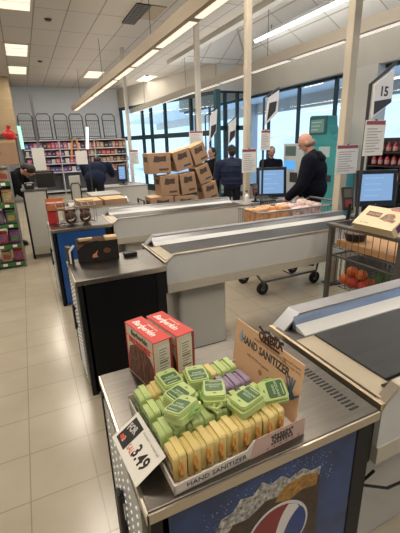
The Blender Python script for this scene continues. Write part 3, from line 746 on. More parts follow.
tag(MB().box((0, 0, 0), (.11, .14, .14), bev=.003).build('small_carton', mat('carton_red', (.55, .03, .03), .5), loc=(.155, 4.50, .888)), 'plain red carton at the back left of the blue counter', 'box')
t = thing('open_carton', 'orange open carton on top of the red carton, blue counter', 'box', (.150, 4.49, 1.029))
b = MB(); b.box((0, 0, 0), (.2, .15, .006)).box((0, 0, 0), (.2, .005, .07)).box((0, .145, 0), (.2, .15, .13)).box((0, 0, 0), (.005, .15, .10)).box((.195, 0, 0), (.2, .15, .10)); b.build('carton', mat('carton_orange', (.52, .19, .06), .55), t)
MB().box((.01, .01, .006), (.19, .14, .09)).build('contents', mat('pink_packs', (.5, .2, .2), .5, 0, .6, 50), t)

# flat cartons on the far lane
for i, (x, l) in enumerate(((.60, 'flat open tan carton on the far lane, left of the pair'), (.955, 'flat open tan carton on the far lane, right of the pair'))):
    t = thing('flat_carton', l, 'carton', (x, 5.30, .898), .03, 'flat tan cartons')
    b = MB(); b.box((0, 0, 0), (.33, .42, .005)).box((0, 0, 0), (.33, .005, .10)).box((0, .415, 0), (.33, .42, .10)).box((0, 0, 0), (.005, .42, .10)).box((.325, 0, 0), (.33, .42, .10)); b.build('tray', cardboard, t)
    MB().box((.006, .006, .06), (.324, .414, .103)).build('carton_lid', mat('tan_lid', (.58, .38, .17), .7, 0, .2, 12), t)

# ------------------------------------------------------------------ stack of brown cartons on a stock cart
YB = 5.50
S = lambda x, y: (130 + x / 4.21, 130 + y / 4.21)
cart = thing('stock_cart', 'dark stock cart under the stack of brown boxes', 'stock cart', (2.24, 5.70, 0))
MB().box((-.66, -.19, .56), (.68, .2, .60)).build('deck', dark, cart)
MB().tube([(-.64, -.17, .58), (-.64, -.17, .9), (-.64, .17, .9), (-.64, .17, .58)], .014).build('end_handle', dark, cart)
for sx in (-.55, .57):
    for sy in (-.14, .15): MB().box((sx - .02, sy - .02, .12), (sx + .02, sy + .02, .57)).build('leg', dark, cart); MB().cone((sx, sy - .02, .06), (sx, sy + .02, .06), .06, seg=16).build('caster', black, cart)
def carton(label, corners=None, rect=None, light=False, dy=0.0, shrink=.97):
    if corners:
        c = [ony(*S(*p), YB + dy) for p in corners]          # TL TR BR BL
        ctr = sum(c, Vector()) / 4; wd = ((c[1] - c[0]).length + (c[2] - c[3]).length) / 2 * shrink; h = ((c[3] - c[0]).length + (c[2] - c[1]).length) / 2 * shrink
        e = (c[1] - c[0]).normalized() + (c[2] - c[3]).normalized(); roll = math.atan2(e.z, e.x)
    else:
        x0, x1, z0, z1 = rect; ctr = Vector(((x0 + x1) / 2, YB, (z0 + z1) / 2)); wd = x1 - x0; h = z1 - z0; roll = 0
    o = ctr - Vector((-math.sin(roll), 0, math.cos(roll))) * h / 2
    t = thing('brown_carton', label, 'cardboard box', (o.x, YB + dy, o.z), 0, 'stacked brown cartons', rot=(0, -roll, 0))
    MB().box((-wd / 2, 0, 0), (wd / 2, .30, h), bev=.004).build('carton', cardboard, t)
    F = frame((0, -.0008, 0), (1, 0, 0), (0, 0, 1)); random.seed(int(o.x * 1000))
    b = MB()
    b.prism([(-wd * .30, h * .58), (-wd * .12, h * .55), (wd * .10, h * .60), (wd * .28, h * .56), (wd * .30, h * .86), (wd * .05, h * .82), (-wd * .22, h * .88)], .0008, F)
    b.build('printed_mark', mat('box_print', (.06, .035, .025), .7, 0, .6, 40), t)
    MB().box((-wd * .05, -.0016, h * .14), (wd * .38, -.0006, h * .24)).build('printed_strip', mat('box_print', (0, 0, 0)), t)
    FL = frame((-wd / 2 - .0008, 0, 0), (0, -1, 0), (0, 0, 1))
    MB().prism([(-.24, h * .58), (-.06, h * .58), (-.06, h * .82), (-.24, h * .84)], .0008, FL).build('side_mark', mat('box_print', (0, 0, 0)), t)
    MB().box((-wd / 2 + .003, .003, h - .001), (wd / 2 - .003, .297, h + .002)).build('lit_top', cardboard_top, t)  # yellow light on the box top, painted as a paler sheet
    return t
carton('brown box at the bottom left of the stack, mostly behind the conveyor', rect=(1.70, 2.08, .602, .94))
carton('brown box at the bottom middle of the stack, mostly behind the conveyor', rect=(2.10, 2.46, .602, .925))
carton('brown box at the bottom right under the leaning ones', rect=(2.48, 2.86, .602, .75))
carton('level brown box in the middle tier at the left', [(125, 195), (203, 186), (210, 274), (132, 282)])
carton('brown box in the centre of the stack, slightly tilted', [(208, 190), (272, 174), (286, 262), (220, 275)])
carton('brown box leaning at the lower right of the stack', [(298, 238), (357, 212), (382, 284), (322, 300)])
carton('brown box leaning in the middle right of the stack', [(276, 162), (327, 138), (352, 205), (298, 234)])
carton('level brown box at the top left of the stack', [(75, 100), (170, 92), (176, 182), (80, 187)])
carton('tilted brown box in the middle of the top tier', [(178, 96), (250, 72), (268, 154), (198, 180)])
carton('topmost brown box, leaning at the upper right of the stack', [(254, 74), (312, 46), (332, 122), (274, 154)])

# ------------------------------------------------------------------ tills, monitors, register counters
reg_m = mat('register_grey', (.10, .10, .105), .5); screen_m = mat('monitor_screen', (.02, .03, .06), .2, emit=(.30, .52, .85), es=.75); bez = mat('bezel_dark_blue', (.015, .02, .035), .35)
def reg_counter(label, x0, x1, y0, y1, h=.88, m=None):
    t = thing('register_counter', label, 'counter', (x0, y0, 0))
    MB().box((.01, .01, .05), (x1 - x0 - .01, y1 - y0 - .01, h - .03)).build('body', m or reg_m, t)
    MB().box((0, 0, h - .03), (x1 - x0, y1 - y0, h), bev=.004).build('worktop', mat('worktop_grey', (.30, .29, .28), .4), t)
    MB().box((.03, .03, 0), (x1 - x0 - .03, y1 - y0 - .03, .05)).build('toe_kick', black, t)
    return t
reg_counter('dark register counter under the right-hand monitor', 3.36, 4.2, 2.52, 3.10)
reg_counter('register counter beside the bald man, under the left monitor', 2.74, 3.62, 4.46, 4.84)
def monitor(label, a, bc, y, zbase, tilt=.25, yaw=.42, keypad=False):
    p = ony(*a, y); q = ony(*bc, y); wd = abs(q.x - p.x) * .92; h = (p.z - q.z); c = (p + q) / 2
    t = thing('till_monitor', label, 'monitor', (c.x, y, zbase), -yaw)
    z0 = c.z - zbase
    R = TR((0, 0, z0), (-tilt * .5, 0, 0))
    MB().box((-wd / 2, -.012, -h / 2), (wd / 2, .022, h / 2), R, bev=.008).build('bezel', bez, t)
    sc_ = MB().box((-wd / 2 + .045, -.0135, -h / 2 + .06), (wd / 2 - .045, -.011, h / 2 - .045), R).build('screen', screen_m, t)
    b = MB(); random.seed(int(a[0]))
    for k in range(4): b.box((-wd * .30, -.0145, h * (.26 - .16 * k)), (-wd * .30 + wd * random.uniform(.25, .55), -.0138, h * (.26 - .16 * k) + .014), R)
    b.build('screen_text', mat('screen_text', (.05, .1, .2), .3, emit=(.33, .55, .87), es=.75), sc_)
    MB().text('o', .02, R @ frame((0, -.0135, -h / 2 + .022), (1, 0, 0), (0, 0, 1))).build('logo', mat('pale_logo', (.5, .55, .6), .4), t)
    MB().tube([(0, .03, z0), (0, .06, z0 - .1), (0, .06, .01)], .02, 8).build('stand', black, t)
    MB().box((-.1, -.05, .001), (.1, .14, .015), bev=.004).build('stand_base', black, t)
    return t
monitor('black monitor with bright blue screen at the right edge, above the white box', (362, 171), (389, 204), 2.80, .88)
monitor('black monitor with pale blue screen left of the bald man', (258, 168), (284, 196), 4.66, .8805)
def terminal(label, x, y, z, s=1.0):
    t = thing('card_terminal', label, 'card terminal', (x, y, z), -.3)
    MB().box((-.045 * s, -.02, .10 * s), (.045 * s, .02, .30 * s), TR((0, 0, 0), (-.3, 0, 0)), bev=.008).build('body', black, t)
    MB().box((-.035 * s, -.0215, .21 * s), (.035 * s, -.019, .28 * s), TR((0, 0, 0), (-.3, 0, 0))).build('display', mat('terminal_display', (.10, .09, .09), .3), t)
    MB().box((-.03 * s, -.0215, .12 * s), (.03 * s, -.019, .19 * s), TR((0, 0, 0), (-.3, 0, 0))).build('keypad', mat('keypad_red', (.22, .03, .03), .4), t)
    MB().cone((0, .03, .012), (0, .0, .16 * s), .02, .015).build('stand', black, t)
    MB().cone((0, .03, 0), (0, .03, .012), .06).build('base', black, t)
    return t
terminal('black card terminal between the wide beige pole and the right monitor', 2.95, 2.72, .8975, 1.2)
terminal('black card terminal beside the left monitor, in front of the bald man', 3.0, 4.52, .8815, .9)
t = thing('pump_bottle', 'small white pump bottle below the left monitor', 'bottle', (2.84, 4.52, .8815))
MB().lathe([(.001, 0), (.03, .002), (.032, .10), (.012, .125), (.012, .14)], 14).build('bottle', white, t)
MB().cone((0, 0, .14), (0, 0, .165), .007).box((-.03, -.007, .165), (.012, .007, .178)).build('pump', black, t)
# black wire bag rack at the end of the third lane
t = thing('bag_rack', 'black wire bag rack at the right end of the third lane', 'bag rack', (2.70, 4.0, 0))
b = MB()
for k in range(7): b.tube([(.0 + .03 * k, -.10, .62), (.0 + .03 * k, -.14, .80), (.0 + .03 * k, -.10, .99), (.0 + .03 * k, .08, 1.02)], .005, 5)
b.build('wires', dark, t)
MB().tube([(-.005, -.10, .99), (.19, -.10, .99)], .012, 8).build('rail', dark, t)
MB().tube([(-.005, .08, 1.02), (.19, .08, 1.02)], .012, 8).build('rail', dark, t)
MB().tube([(.09, .09, 1.02), (.09, .09, .0)], .014).build('stand', dark, t)
MB().box((0, -.1, 0), (.18, .15, .012)).build('foot', dark, t)

# ------------------------------------------------------------------ shopping carts
wire_d = mat('cart_dark_wire', (.13, .12, .11), .4, .7); wire_l = mat('cart_grey_wire', (.36, .36, .36), .35, .8)
def caster_parts(t, x, y, r=.06):
    f = MB().tube([(x, y, r * 2.3), (x, y, r * 1.6)], .012, 8).box((x - .03, y - .022, r * .9), (x + .012, y - .015, r * 2.0)).box((x - .03, y + .015, r * .9), (x + .012, y + .022, r * 2.0)).build('caster_fork', wire_d, t)
    MB().cone((x - .012, y - .013, r), (x - .012, y + .013, r), r, seg=20).build('wheel', black, f)
    MB().cone((x - .012, y - .015, r), (x - .012, y + .015, r), r * .4, seg=12).build('wheel_hub', mat('hub_grey', (.25, .25, .25), .4), f)
def wire_box(t, nm, x0, x1, y0, y1, z0, z1, nx, ny, m, r=.0032):
    b = MB()
    for i in range(nx + 1):
        x = x0 + (x1 - x0) * i / nx
        b.tube([(x, y0, z1), (x, y0, z0), (x, y1, z0), (x, y1, z1)], r, 5)
    for i in range(ny + 1):
        y = y0 + (y1 - y0) * i / ny
        b.tube([(x0, y, z1), (x0, y, z0), (x1, y, z0), (x1, y, z1)], r, 5)
    b.build(nm, m, t)
    b = MB(); b.tube([(x0, y0, z1), (x1, y0, z1), (x1, y1, z1), (x0, y1, z1)], r * 3.0, 8, closed=True); b.build(nm + '_rim', m, t)
ct = thing('shopping_cart', 'two-tier wire shopping cart at the right edge, behind the nearest lane', 'shopping cart', (2.28, 1.60, 0))
wire_box(ct, 'upper_basket', 0, .80, 0, .70, .84, 1.03, 14, 11, wire_d)
wire_box(ct, 'lower_basket', .02, .80, .03, .67, .50, .76, 14, 11, wire_d)
MB().box((-.03, -.01, 1.015), (.025, .715, 1.045), bev=.008).build('end_bar', mat('cart_bar_grey', (.13, .12, .105), .45, .5), ct)
for y in (.02, .68): MB().box((-.018, y - .018, .13), (.018, y + .018, 1.03), bev=.005).build('end_post', mat('cart_bar_grey', (0, 0, 0)), ct)
for y in (.02, .68): MB().tube([(.80, y, 1.02), (.80, y, .16), (.0, y, .16)], .012).build('side_frame', wire_d, ct)
for x in (.03, .75):
    for y in (.04, .66): caster_parts(ct, x, y)
t = thing('flat_carton', 'flat tan carton lying in the upper basket of the right cart', 'carton', (2.31, 1.64, .8445))
MB().box((0, 0, 0), (.62, .60, .055), bev=.004).build('carton', mat('carton_tan_orange', (.46, .24, .10), .6), t)
MB().box((.02, .02, .054), (.60, .58, .057)).build('lid', mat('carton_tan_lid', (.50, .28, .13), .6), t)
t = thing('round_tub', 'dark round tub standing on the tan carton in the right cart', 'tub', (2.41, 2.135, .9025))
MB().lathe([(.001, 0), (.075, .003), (.088, .055), (.09, .06)], 24).build('tub', black, t)
MB().lathe([(.001, .060), (.092, .060), (.092, .070), (.001, .071)], 24).build('lid', mat('tub_brown_lid', (.16, .09, .07), .4), t)
orange = mat('orange_fruit', (.62, .15, .03), .45, 0, .1, 30, .1, 200); redf = mat('red_apple', (.45, .04, .02), .35)
pos = [(.10, .58, 0, orange), (.185, .50, 0, orange), (.085, .475, 0, redf), (.21, .605, 0, redf), (.135, .535, .075, orange), (.09, .37, 0, redf), (.195, .395, 0, orange), (.13, .43, .075, orange)]
words_ = ['at the far corner', 'second from the far corner', 'in the middle of the heap', 'at the back of the heap', 'on top at the far side', 'nearest the camera', 'near the front of the heap', 'on top at the near side']
for i, (x, y, z, m) in enumerate(pos):
    t = thing('apple' if m is redf else 'orange', '%s in the lower cart basket, %s' % ('red apple' if m is redf else 'orange', words_[i]), 'fruit', (2.28 + x, 1.60 + y, .504 + z), 0, 'fruit in the lower basket of the right cart')
    b = MB(); b.ball((0, 0, .045), (.048, .048, .045), 16); b.build('fruit_body', m, t, True)
    MB().cone((0, 0, .086), (.003, 0, .096), .003, seg=6).build('stem', mat('stem_brown', (.1, .07, .03), .6), t)
t = thing('green_leaf_bunch', 'bunch of green leaves right of the fruit in the cart', 'vegetable', (2.42, 1.86, .504))
b = MB(); random.seed(4)
for k in range(12):
    a = random.uniform(-.5, .5); c = random.uniform(-.3, .3)
    b.prism([(-.004, 0), (.004, 0), (.014, .12), (.004, .23), (-.010, .12)], .002, TR((random.uniform(-.02, .02), random.uniform(-.03, .03), 0), (PI / 2 + c, a, random.uniform(0, 3))))
b.build('leaves', mat('leaf_green', (.10, .20, .06), .5), t)
MB().cone((0, 0, 0.001), (0, 0, .05), .018, .022).build('stalks', mat('stalk_pale', (.45, .5, .3), .5), t)
# inclined cream box with dark red print
P0 = onx(352, 222.5, 2.20); P1b = onx(390.5, 231, 2.20); P2 = onx(365, 204.5, 2.36)
u = P1b - P0; v = P2 - P0; Wb = u.length * 1.02; v = v - u.normalized() * v.dot(u.normalized()); Hb = v.length
t = thing('food_box', 'cream frozen food box with dark print propped on the right cart', 'box', P0)
F = frame((0, 0, 0), u, v)
MB().box((0, 0, -.075), (Wb, Hb, 0), F, bev=.002).build('carton', mat('box_yellow_cream', (.62, .50, .30), .45), t)
MB().prism([(Wb * .14, Hb * .50), (Wb * .50, Hb * .48), (Wb * .50, Hb * .72), (Wb * .14, Hb * .74)], .0006, F).build('brand_panel', mat('box_maroon', (.13, .03, .025), .5), t)
MB().text('FUDGE BARS', .030, F @ TR((Wb * .32, Hb * .61, .0006)), .0004, sx=.7).build('brand_lettering', mat('box_gold', (.5, .3, .12), .5), t)
MB().disc((Wb * .70, Hb * .56), .048, .0007, 24, F, ry=.040).prism([(Wb * .52, Hb * .42), (Wb * .88, Hb * .34), (Wb * .90, Hb * .48), (Wb * .55, Hb * .56)], .0009, F).build('picture', mat('bar_photo', (.22, .11, .05), .5, 0, .7, 40), t)
MB().prism([(Wb * .62, Hb * .90), (Wb * .99, Hb * .90), (Wb * .99, Hb * .99), (Wb * .58, Hb * .99)], .0006, F).build('red_corner', mat('box_red_corner', (.55, .08, .03), .5), t)
MB().box((Wb + .0001, Hb * .2, -.065), (Wb + .001, Hb * .9, -.012), F).build('purple_side', mat('box_purple', (.10, .02, .09), .5), t)
MB().text('12 ct  30 oz', .016, F @ TR((Wb * .26, Hb * .14, .0004)), .0003).build('small_print', pr, t)

cb = thing('shopping_cart', 'grey wire shopping cart behind the middle lane, holding bread bags', 'shopping cart', (2.24, 3.28, 0))
wire_box(cb, 'basket', 0, 1.0, .02, .46, .62, .97, 18, 9, wire_l)
for y in (.02, .46): MB().tube([(.02, y, .66), (-.05, y, .30), (.06, y, .155), (.86, y, .165), (.98, y, .62)], .014).build('side_frame', wire_d, cb)
MB().tube([(.5, .02, .17), (.5, .46, .17)], .01).build('cross_bar', wire_d, cb)
MB().tube([(1.0, .0, .97), (1.1, .0, 1.01), (1.1, .48, 1.01), (1.0, .48, .97)], .014).build('handle', mat('cart_handle', (.12, .12, .12), .4), cb)
for x in (.08, .86):
    for y in (.03, .45): caster_parts(cb, x, y, .075)
bread = mat('bread_bag_orange', (.60, .30, .13), .35, 0, .3, 14); bagw = mat('bag_white_red', (.62, .45, .43), .3, 0, .5, 12)
for i in range(6):
    m = bread if i < 3 else bagw
    t = thing('bread_bag', ['orange-tan bread bag at the left end of the wire cart', 'orange-tan bread bag second in the wire cart', 'orange-tan bread bag beside the white and red bags', 'white and red bag beside the orange-tan ones in the wire cart', 'white and red bag second from the right in the wire cart', 'white and red bag at the right end of the wire cart'][i], 'bag', (2.32 + .155 * i, 3.51, .628), 0, 'bags in the wire cart')
    b = MB()
    random.seed(i)
    for k in range(4): b.box((-.068, -.175 + .085 * k, .0), (.068, -.095 + .085 * k, .36 + random.uniform(-.02, .03)), bev=.03, seg=3)
    smooth_by_angle(b.build('bag', m, t), 60)
    MB().cone((0, .16, .28), (0, .19, .34), .014, .026, 10).build('bag_tail', whitep, t)

# ------------------------------------------------------------------ people
def capsules(name, caps, balls, m, parent, voxel=.012, it=3):
    b = MB()
    for p0, p1, r0, r1 in caps: b.cap(p0, p1, r0, r1, 12)
    for c, r, rot in balls: b.ball(c, r, 20, None, rot)
    o = b.build(name, m, parent)
    md = o.modifiers.new('r', 'REMESH'); md.mode = 'VOXEL'; md.voxel_size = voxel; md.use_smooth_shade = True
    dg = bpy.context.evaluated_depsgraph_get(); dg.update()
    me = bpy.data.meshes.new_from_object(o.evaluated_get(dg)); o.modifiers.clear()
    bm = bmesh.new(); bm.from_mesh(me)
    for _ in range(it): bmesh.ops.smooth_vert(bm, verts=bm.verts[:], factor=.5, use_axis_x=True, use_axis_y=True, use_axis_z=True)
    for f in bm.faces: f.smooth = True
    bm.to_mesh(me); bm.free(); me.materials.clear(); me.materials.append(m)
    old = o.data; o.data = me; bpy.data.meshes.remove(old); me.name = name
    return o
skin = mat('skin', (.46, .25, .17), .5); skin2 = mat('skin_pink', (.50, .26, .19), .45)
def person(label, loc, rz, jacket, trousers, hair=None, lean=.0, nod=.3, turn=0.0, arms=((.30, .55), (.30, .55)), bald=False, hood=False, height=1.78, bulk=1.0, quilt=False, cap_m=None, skin_m=None, apron=None):
    k = height / 1.78
    t = thing('person', label, 'person', loc, rz)
    sk = skin_m or skin
    V = Vector
    RL = Matrix.Rotation(-lean, 3, 'X')
    pel = V((0, 0, .96))
    def up(x, y, z): return (pel + RL @ (V((x, y, z)) - pel)) * k
    neck = up(0, .01, 1.50); hc = up(0, .035, 1.66)
    Rh = RL @ Matrix.Rotation(-nod, 3, 'X') @ Matrix.Rotation(turn, 3, 'Z')
    base = up(0, .0, 1.53)
    H = lambda x, y, z: base + Rh @ (V((x, y, z)) * k)
    head_rot = Rh.to_euler()
    caps, balls = [], []
    balls += [(H(0, .03, .15), (.074 * k, .094 * k, .105 * k), head_rot), (H(0, .045, .085), (.058 * k, .068 * k, .065 * k), head_rot)]
    balls += [(H(0, .132, .105), (.014, .018, .02), head_rot)] + [(H(s * .076, .015, .115), (.012, .022, .032), head_rot) for s in (-1, 1)]
    caps += [(up(0, .0, 1.42), H(0, .015, .06), .056 * k, .052 * k)]
    caps += [(up(-.12, 0, 1.40), up(.12, 0, 1.40), .05, .05), (up(0, 0, 1.36), up(0, 0, 1.0), .085, .09)]
    jc, jb, tcap = [], [], []
    B = bulk
    jb += [(up(0, -.005, 1.28), (.185 * B * k, .125 * B * k, .20 * k), RL.to_euler()), (up(0, .0, 1.06), (.175 * B * k, .125 * B * k, .20 * k), RL.to_euler())]
    jc += [(up(-.13, 0, 1.41), up(.13, 0, 1.41), .078 * B * k, .078 * B * k), (up(0, .0, 1.47), up(0, .005, 1.50), .075 * k, .066 * k)]
    for s, (fw, bend) in zip((-1, 1), arms):
        sh = up(s * .195 * B, 0, 1.41)
        d1 = V((s * .12, math.sin(fw), -math.cos(fw))).normalized(); el = sh + d1 * .29 * k
        d2 = V((-s * .10, math.sin(fw + bend), -math.cos(fw + bend))).normalized(); wr = el + d2 * .25 * k
        caps += [(sh, el, .045, .038), (el, wr, .036, .026)]
        palm = wr + d2 * .05
        side = d2.cross(V((0, 0, 1))); side = side.normalized() if side.length > .1 else V((1, 0, 0)); dn = V((0, 0, -1))
        caps += [(wr, palm, .026, .030)]
        for f in range(4):
            o = side * (.024 - .016 * f); L = (.066, .074, .070, .056)[f]
            a = palm + o + d2 * .02; m_ = a + d2 * L * .55 + dn * .008; e = m_ + d2 * L * .35 + dn * .024
            caps += [(a, m_, .0095, .009), (m_, e, .009, .0078)]
        th = palm - d2 * .01 + side * .028 * (1 if s < 0 else -1)
        caps += [(th, th + d2 * .035 + side * .018 * (1 if s < 0 else -1), .011, .0095)]
        jc += [(sh, el, .074 * B * k, .060 * B * k), (el, wr - d2 * .01, .058 * B * k, .042 * B * k)]
    for s in (-1, 1):
        hip = V((s * .095, 0, .94)) * k; kn = V((s * .105, .03, .50)) * k; an = V((s * .11, -.01, .09)) * k
        caps += [(hip, kn, .07, .05), (kn, an, .048, .034), (an, an + V((0, .12, -.05)), .034, .028)]
        tcap += [(hip, kn, .096 * k, .072 * k), (kn, an, .070 * k, .056 * k)]
    capsules('body', caps, balls, sk, t, .0085, 2)
    capsules('jacket', jc, jb, jacket, t, .016)
    capsules('trousers', tcap, [(V((0, 0, .98)) * k, (.155 * k, .115 * k, .12 * k), None)], trousers, t, .016)
    for s in (-1, 1):
        b = MB(); b.ball((s * .11 * k, .05, .055), (.05, .145, .055), 16); b.box((s * .11 * k - .048, -.09, 0), (s * .11 * k + .048, .19, .022), bev=.01); b.build('shoe', black, t, True)
        b = MB(); b.ball(H(s * .03, .117, .14), .010, 8); b.build('eye', mat('eye_dark', (.02, .015, .012), .2), t, True)
    b = MB(); b.ball(H(0, .113, .063), (.022, .006, .005), 10, None, head_rot); b.build('mouth', mat('lips', (.30, .11, .09), .5), t, True)
    if hair:
        b = MB(); b.ball(H(0, .008, .165), (.085 * k, .098 * k, .100 * k), 20, None, head_rot); b.ball(H(0, -.03, .11), (.078 * k, .072 * k, .09 * k), 20, None, head_rot); b.build('hair', hair, t, True)
    if cap_m:
        b = MB(); b.ball(H(0, .02, .18), (.088 * k, .104 * k, .085 * k), 20, None, head_rot); b.build('hood_cap', cap_m, t, True)
    if bald:
        b = MB(); b.ball(H(0, .0, .10), (.0775 * k, .083 * k, .05 * k), 20, None, head_rot); b.build('cropped_hair', mat('stubble', (.25, .17, .13), .7), t, True)
    if hood:
        capsules('hood', [(up(-.10, -.06, 1.47), up(.10, -.06, 1.47), .058, .058), (up(-.09, -.10, 1.42), up(.09, -.10, 1.42), .06, .06), (up(-.11, -.02, 1.49), up(-.07, .07, 1.46), .042, .03), (up(.11, -.02, 1.49), up(.07, .07, 1.46), .042, .03)], [], jacket, t, .014)
    if quilt:
        b = MB()
        for z in (1.0, 1.09, 1.18, 1.27, 1.36):
            n = 24; rx = .19 * B * k; ry = .135 * B * k
            b.tube([up(rx * math.cos(2 * PI * j / n), ry * math.sin(2 * PI * j / n), z) for j in range(n)], .010, 6, closed=True)
        b.build('quilted_seams', jacket, t, True)
    if apron: MB().box((-.07, .125, .98), (.07, .14, 1.25), bev=.005).build('pink_paper', apron, t)
    return t
navy = mat('navy_cloth', (.007, .008, .015), .85, 0, .2, 12, spec=.1); navy2 = mat('navy_coat_cloth', (.012, .018, .042), .85, 0, .2, 10, spec=.1); puff = mat('navy_puffer', (.018, .025, .062), .6, 0, .25, 14, spec=.2)
blackc = mat('black_cloth', (.007, .007, .008), .9, spec=.1); jeans = mat('dark_trousers', (.014, .015, .02), .9, spec=.1); hairb = mat('black_hair', (.010, .008, .007), .6); hairbr = mat('brown_hair', (.05, .03, .02), .6)
mp_ = ony(313, 142, 3.90)
person('bald man in a dark navy hooded jacket looking down at the till', (mp_.x + .15, 3.98, 0), .68, navy, jeans, bald=True, hood=True, nod=.38, lean=.10, arms=((.20, .62), (.15, .5)), height=1.84, bulk=1.40, skin_m=skin2)
pp = ony(232, 170, 6.6)
person('person in a quilted navy puffer jacket with black hair, back turned', (pp.x, 6.6, 0), -.30, puff, jeans, hair=hairb, nod=.1, arms=((.35, 1.0), (.35, 1.0)), height=1.68, bulk=1.42, quilt=True)
pp = ony(213, 160, 7.6)
person('person in black beside the teal post, face half turned to the camera', (pp.x, 7.6, 0), 1.9, blackc, jeans, hair=hairb, nod=.1, arms=((.1, .3), (.1, .3)), height=1.64, bulk=1.1)
pp = ony(91, 170, 8.8)
person('person in a long navy coat leaning over the tills, back turned', (pp.x, 8.45, 0), -.35, navy2, jeans, hair=hairb, cap_m=mat('blue_cap', (.03, .06, .17), .6), lean=.85, nod=.5, arms=((.9, .4), (.9, .4)), height=1.86, bulk=1.3)
pp = ony(271, 160, 7.0)
person('cashier in dark clothes facing the camera, seen between pole and bald man', (pp.x, 7.0, 0), 2.75, navy, jeans, hair=hairb, nod=.2, arms=((.15, .35), (.2, .4)), height=1.62, bulk=1.1)
pp = ony(24, 180, 6.95)
person('cashier in black bending over the till at the left', (pp.x - .34, 7.42, 0), -1.9, blackc, jeans, hair=hairb, lean=.62, nod=.95, arms=((.35, .6), (.3, .6)), height=1.74, bulk=1.15, apron=mat('pink_paper', (.55, .36, .36), .6))

# ------------------------------------------------------------------ left tills
t = thing('till_cabinet', 'tall cream till cabinet with black edges at the left', 'cabinet', (-.10, 6.36, 0))
MB().box((.03, 0, .12), (.34, .40, 1.09)).build('body', cream, t)
MB().box((0, -.004, 0), (.03, .40, 1.10)).build('black_side', blackp, t)
MB().box((.34, -.004, 0), (.36, .40, 1.10)).build('black_edge', blackp, t)
MB().box((.03, -.002, .07), (.34, .40, .20)).build('kick_panel', beige, t)
MB().box((-.01, -.02, 1.10), (.38, .42, 1.12)).build('top', reg_m, t)
t = thing('till_display', 'large black display panel seen from behind on the left till', 'till display', (.28, 6.58, 1.12))
MB().box((-.14, 0, -.0), (.14, .03, .26), bev=.008).build('panel', black, t)
MB().box((-.13, -.003, .225), (.10, .0, .232)).build('rim_strip', mat('strip_tan', (.35, .28, .2), .5), t)
MB().box((-.10, -.02, -.0), (.10, .12, .012)).build('stand_base', black, t)
t = thing('receipt_printer', 'small black receipt printer on the left till cabinet', 'printer', (.02, 6.46, 1.12))
MB().box((-.07, -.06, 0), (.07, .08, .10), bev=.012).build('body', black, t)
MB().box((-.035, -.062, .06), (.035, -.058, .085)).build('paper_slot', mat('pale_slot', (.5, .42, .40), .5), t)
t = thing('bagging_stand', 'cream panel with rounded black tube hoop left of the navy coat', 'stand', (.83, 7.5, 0))
MB().box((-.10, 0, .70), (.10, .02, 1.22), bev=.008).build('panel', cream, t)
MB().tube([(-.09, -.02, .0), (-.09, -.02, 1.02), (-.06, -.02, 1.08), (.06, -.02, 1.08), (.09, -.02, 1.02), (.09, -.02, .0)], .010).build('hoop', black, t)
MB().box((-.11, -.05, 0), (.11, .1, .02)).build('base', black, t)
reg_counter('cream checkout counter behind the navy coat, far left tills', 1.45, 2.75, 9.05, 9.75, .80, cream)
reg_counter('low cream checkout counter left of the stacked brown boxes', 1.0, 1.55, 6.75, 7.4, .90, cream)
monitor('small dark monitor on the far cream counter', (116, 165), (128, 181), 9.4, .802)
# grey lit lane lights
def lane_light(label, a, bc, y, em):
    p = ony(*a, y); q = ony(*bc, y)
    t = thing('lane_light', label, 'lane light', (q.x, y, 0))
    MB().tube([(0, 0, 0), (0, 0, q.z)], .014).build('pole', dark, t)
    MB().cone((0, -.0, q.z), (p.x - q.x, 0, p.z), .028, .028, 12).build('lit_tube', em, t)
    MB().cone((0, 0, 0), (0, 0, .02), .12).build('base', dark, t)
    return t
lane_light('slanting green-lit lane light at the left tills', (18.5, 126), (23, 149), 7.75, mat('green_glow', (.3, .8, .5), .4, emit=(.35, .95, .6), es=1.2))
lane_light('upright bluish white lane light above the navy coat', (87, 127), (87.5, 149), 8.2, mat('white_glow', (.7, .8, .9), .4, emit=(.75, .9, 1), es=1.1))

# ------------------------------------------------------------------ snack rack at the left
rk = thing('snack_rack', 'black wire snack rack with green price strips at the left edge', 'rack', (-.20, 6.0, 0))
zs = [.08, .36, .665, .96, 1.27]
for x in (-.02, -.92):
    for y in (.0, .34): MB().tube([(x, y, 0), (x, y, 1.50)], .010).build('post', wire_l, rk)
for z in zs:
    sh = MB().box((-.92, .0, z - .012), (-.02, .34, z)).build('shelf', dark, rk)
    MB().box((-.92, -.008, z - .045), (-.025, -.002, z + .012)).build('price_strip', mat('green_strip', (.03, .13, .03), .5), sh)
    for x in (-.12, -.30, -.52): MB().box((x - .03, -.010, z - .035), (x + .03, -.008, z + .004)).build('price_card', whitep, sh)
MB().tube([(-.02, 0, 1.5), (-.92, 0, 1.5), (-.92, .34, 1.5), (-.02, .34, 1.5)], .010, closed=True).build('top_frame', wire_l, rk)
cols = [((.35, .07, .05), 'red'), ((.42, .28, .12), 'tan'), ((.20, .08, .22), 'purple'), ((.40, .32, .20), 'cream'), ((.10, .20, .08), 'green')]
shn = ['bottom shelf', 'lower shelf', 'middle shelf', 'fourth shelf', 'top shelf']
random.seed(21)
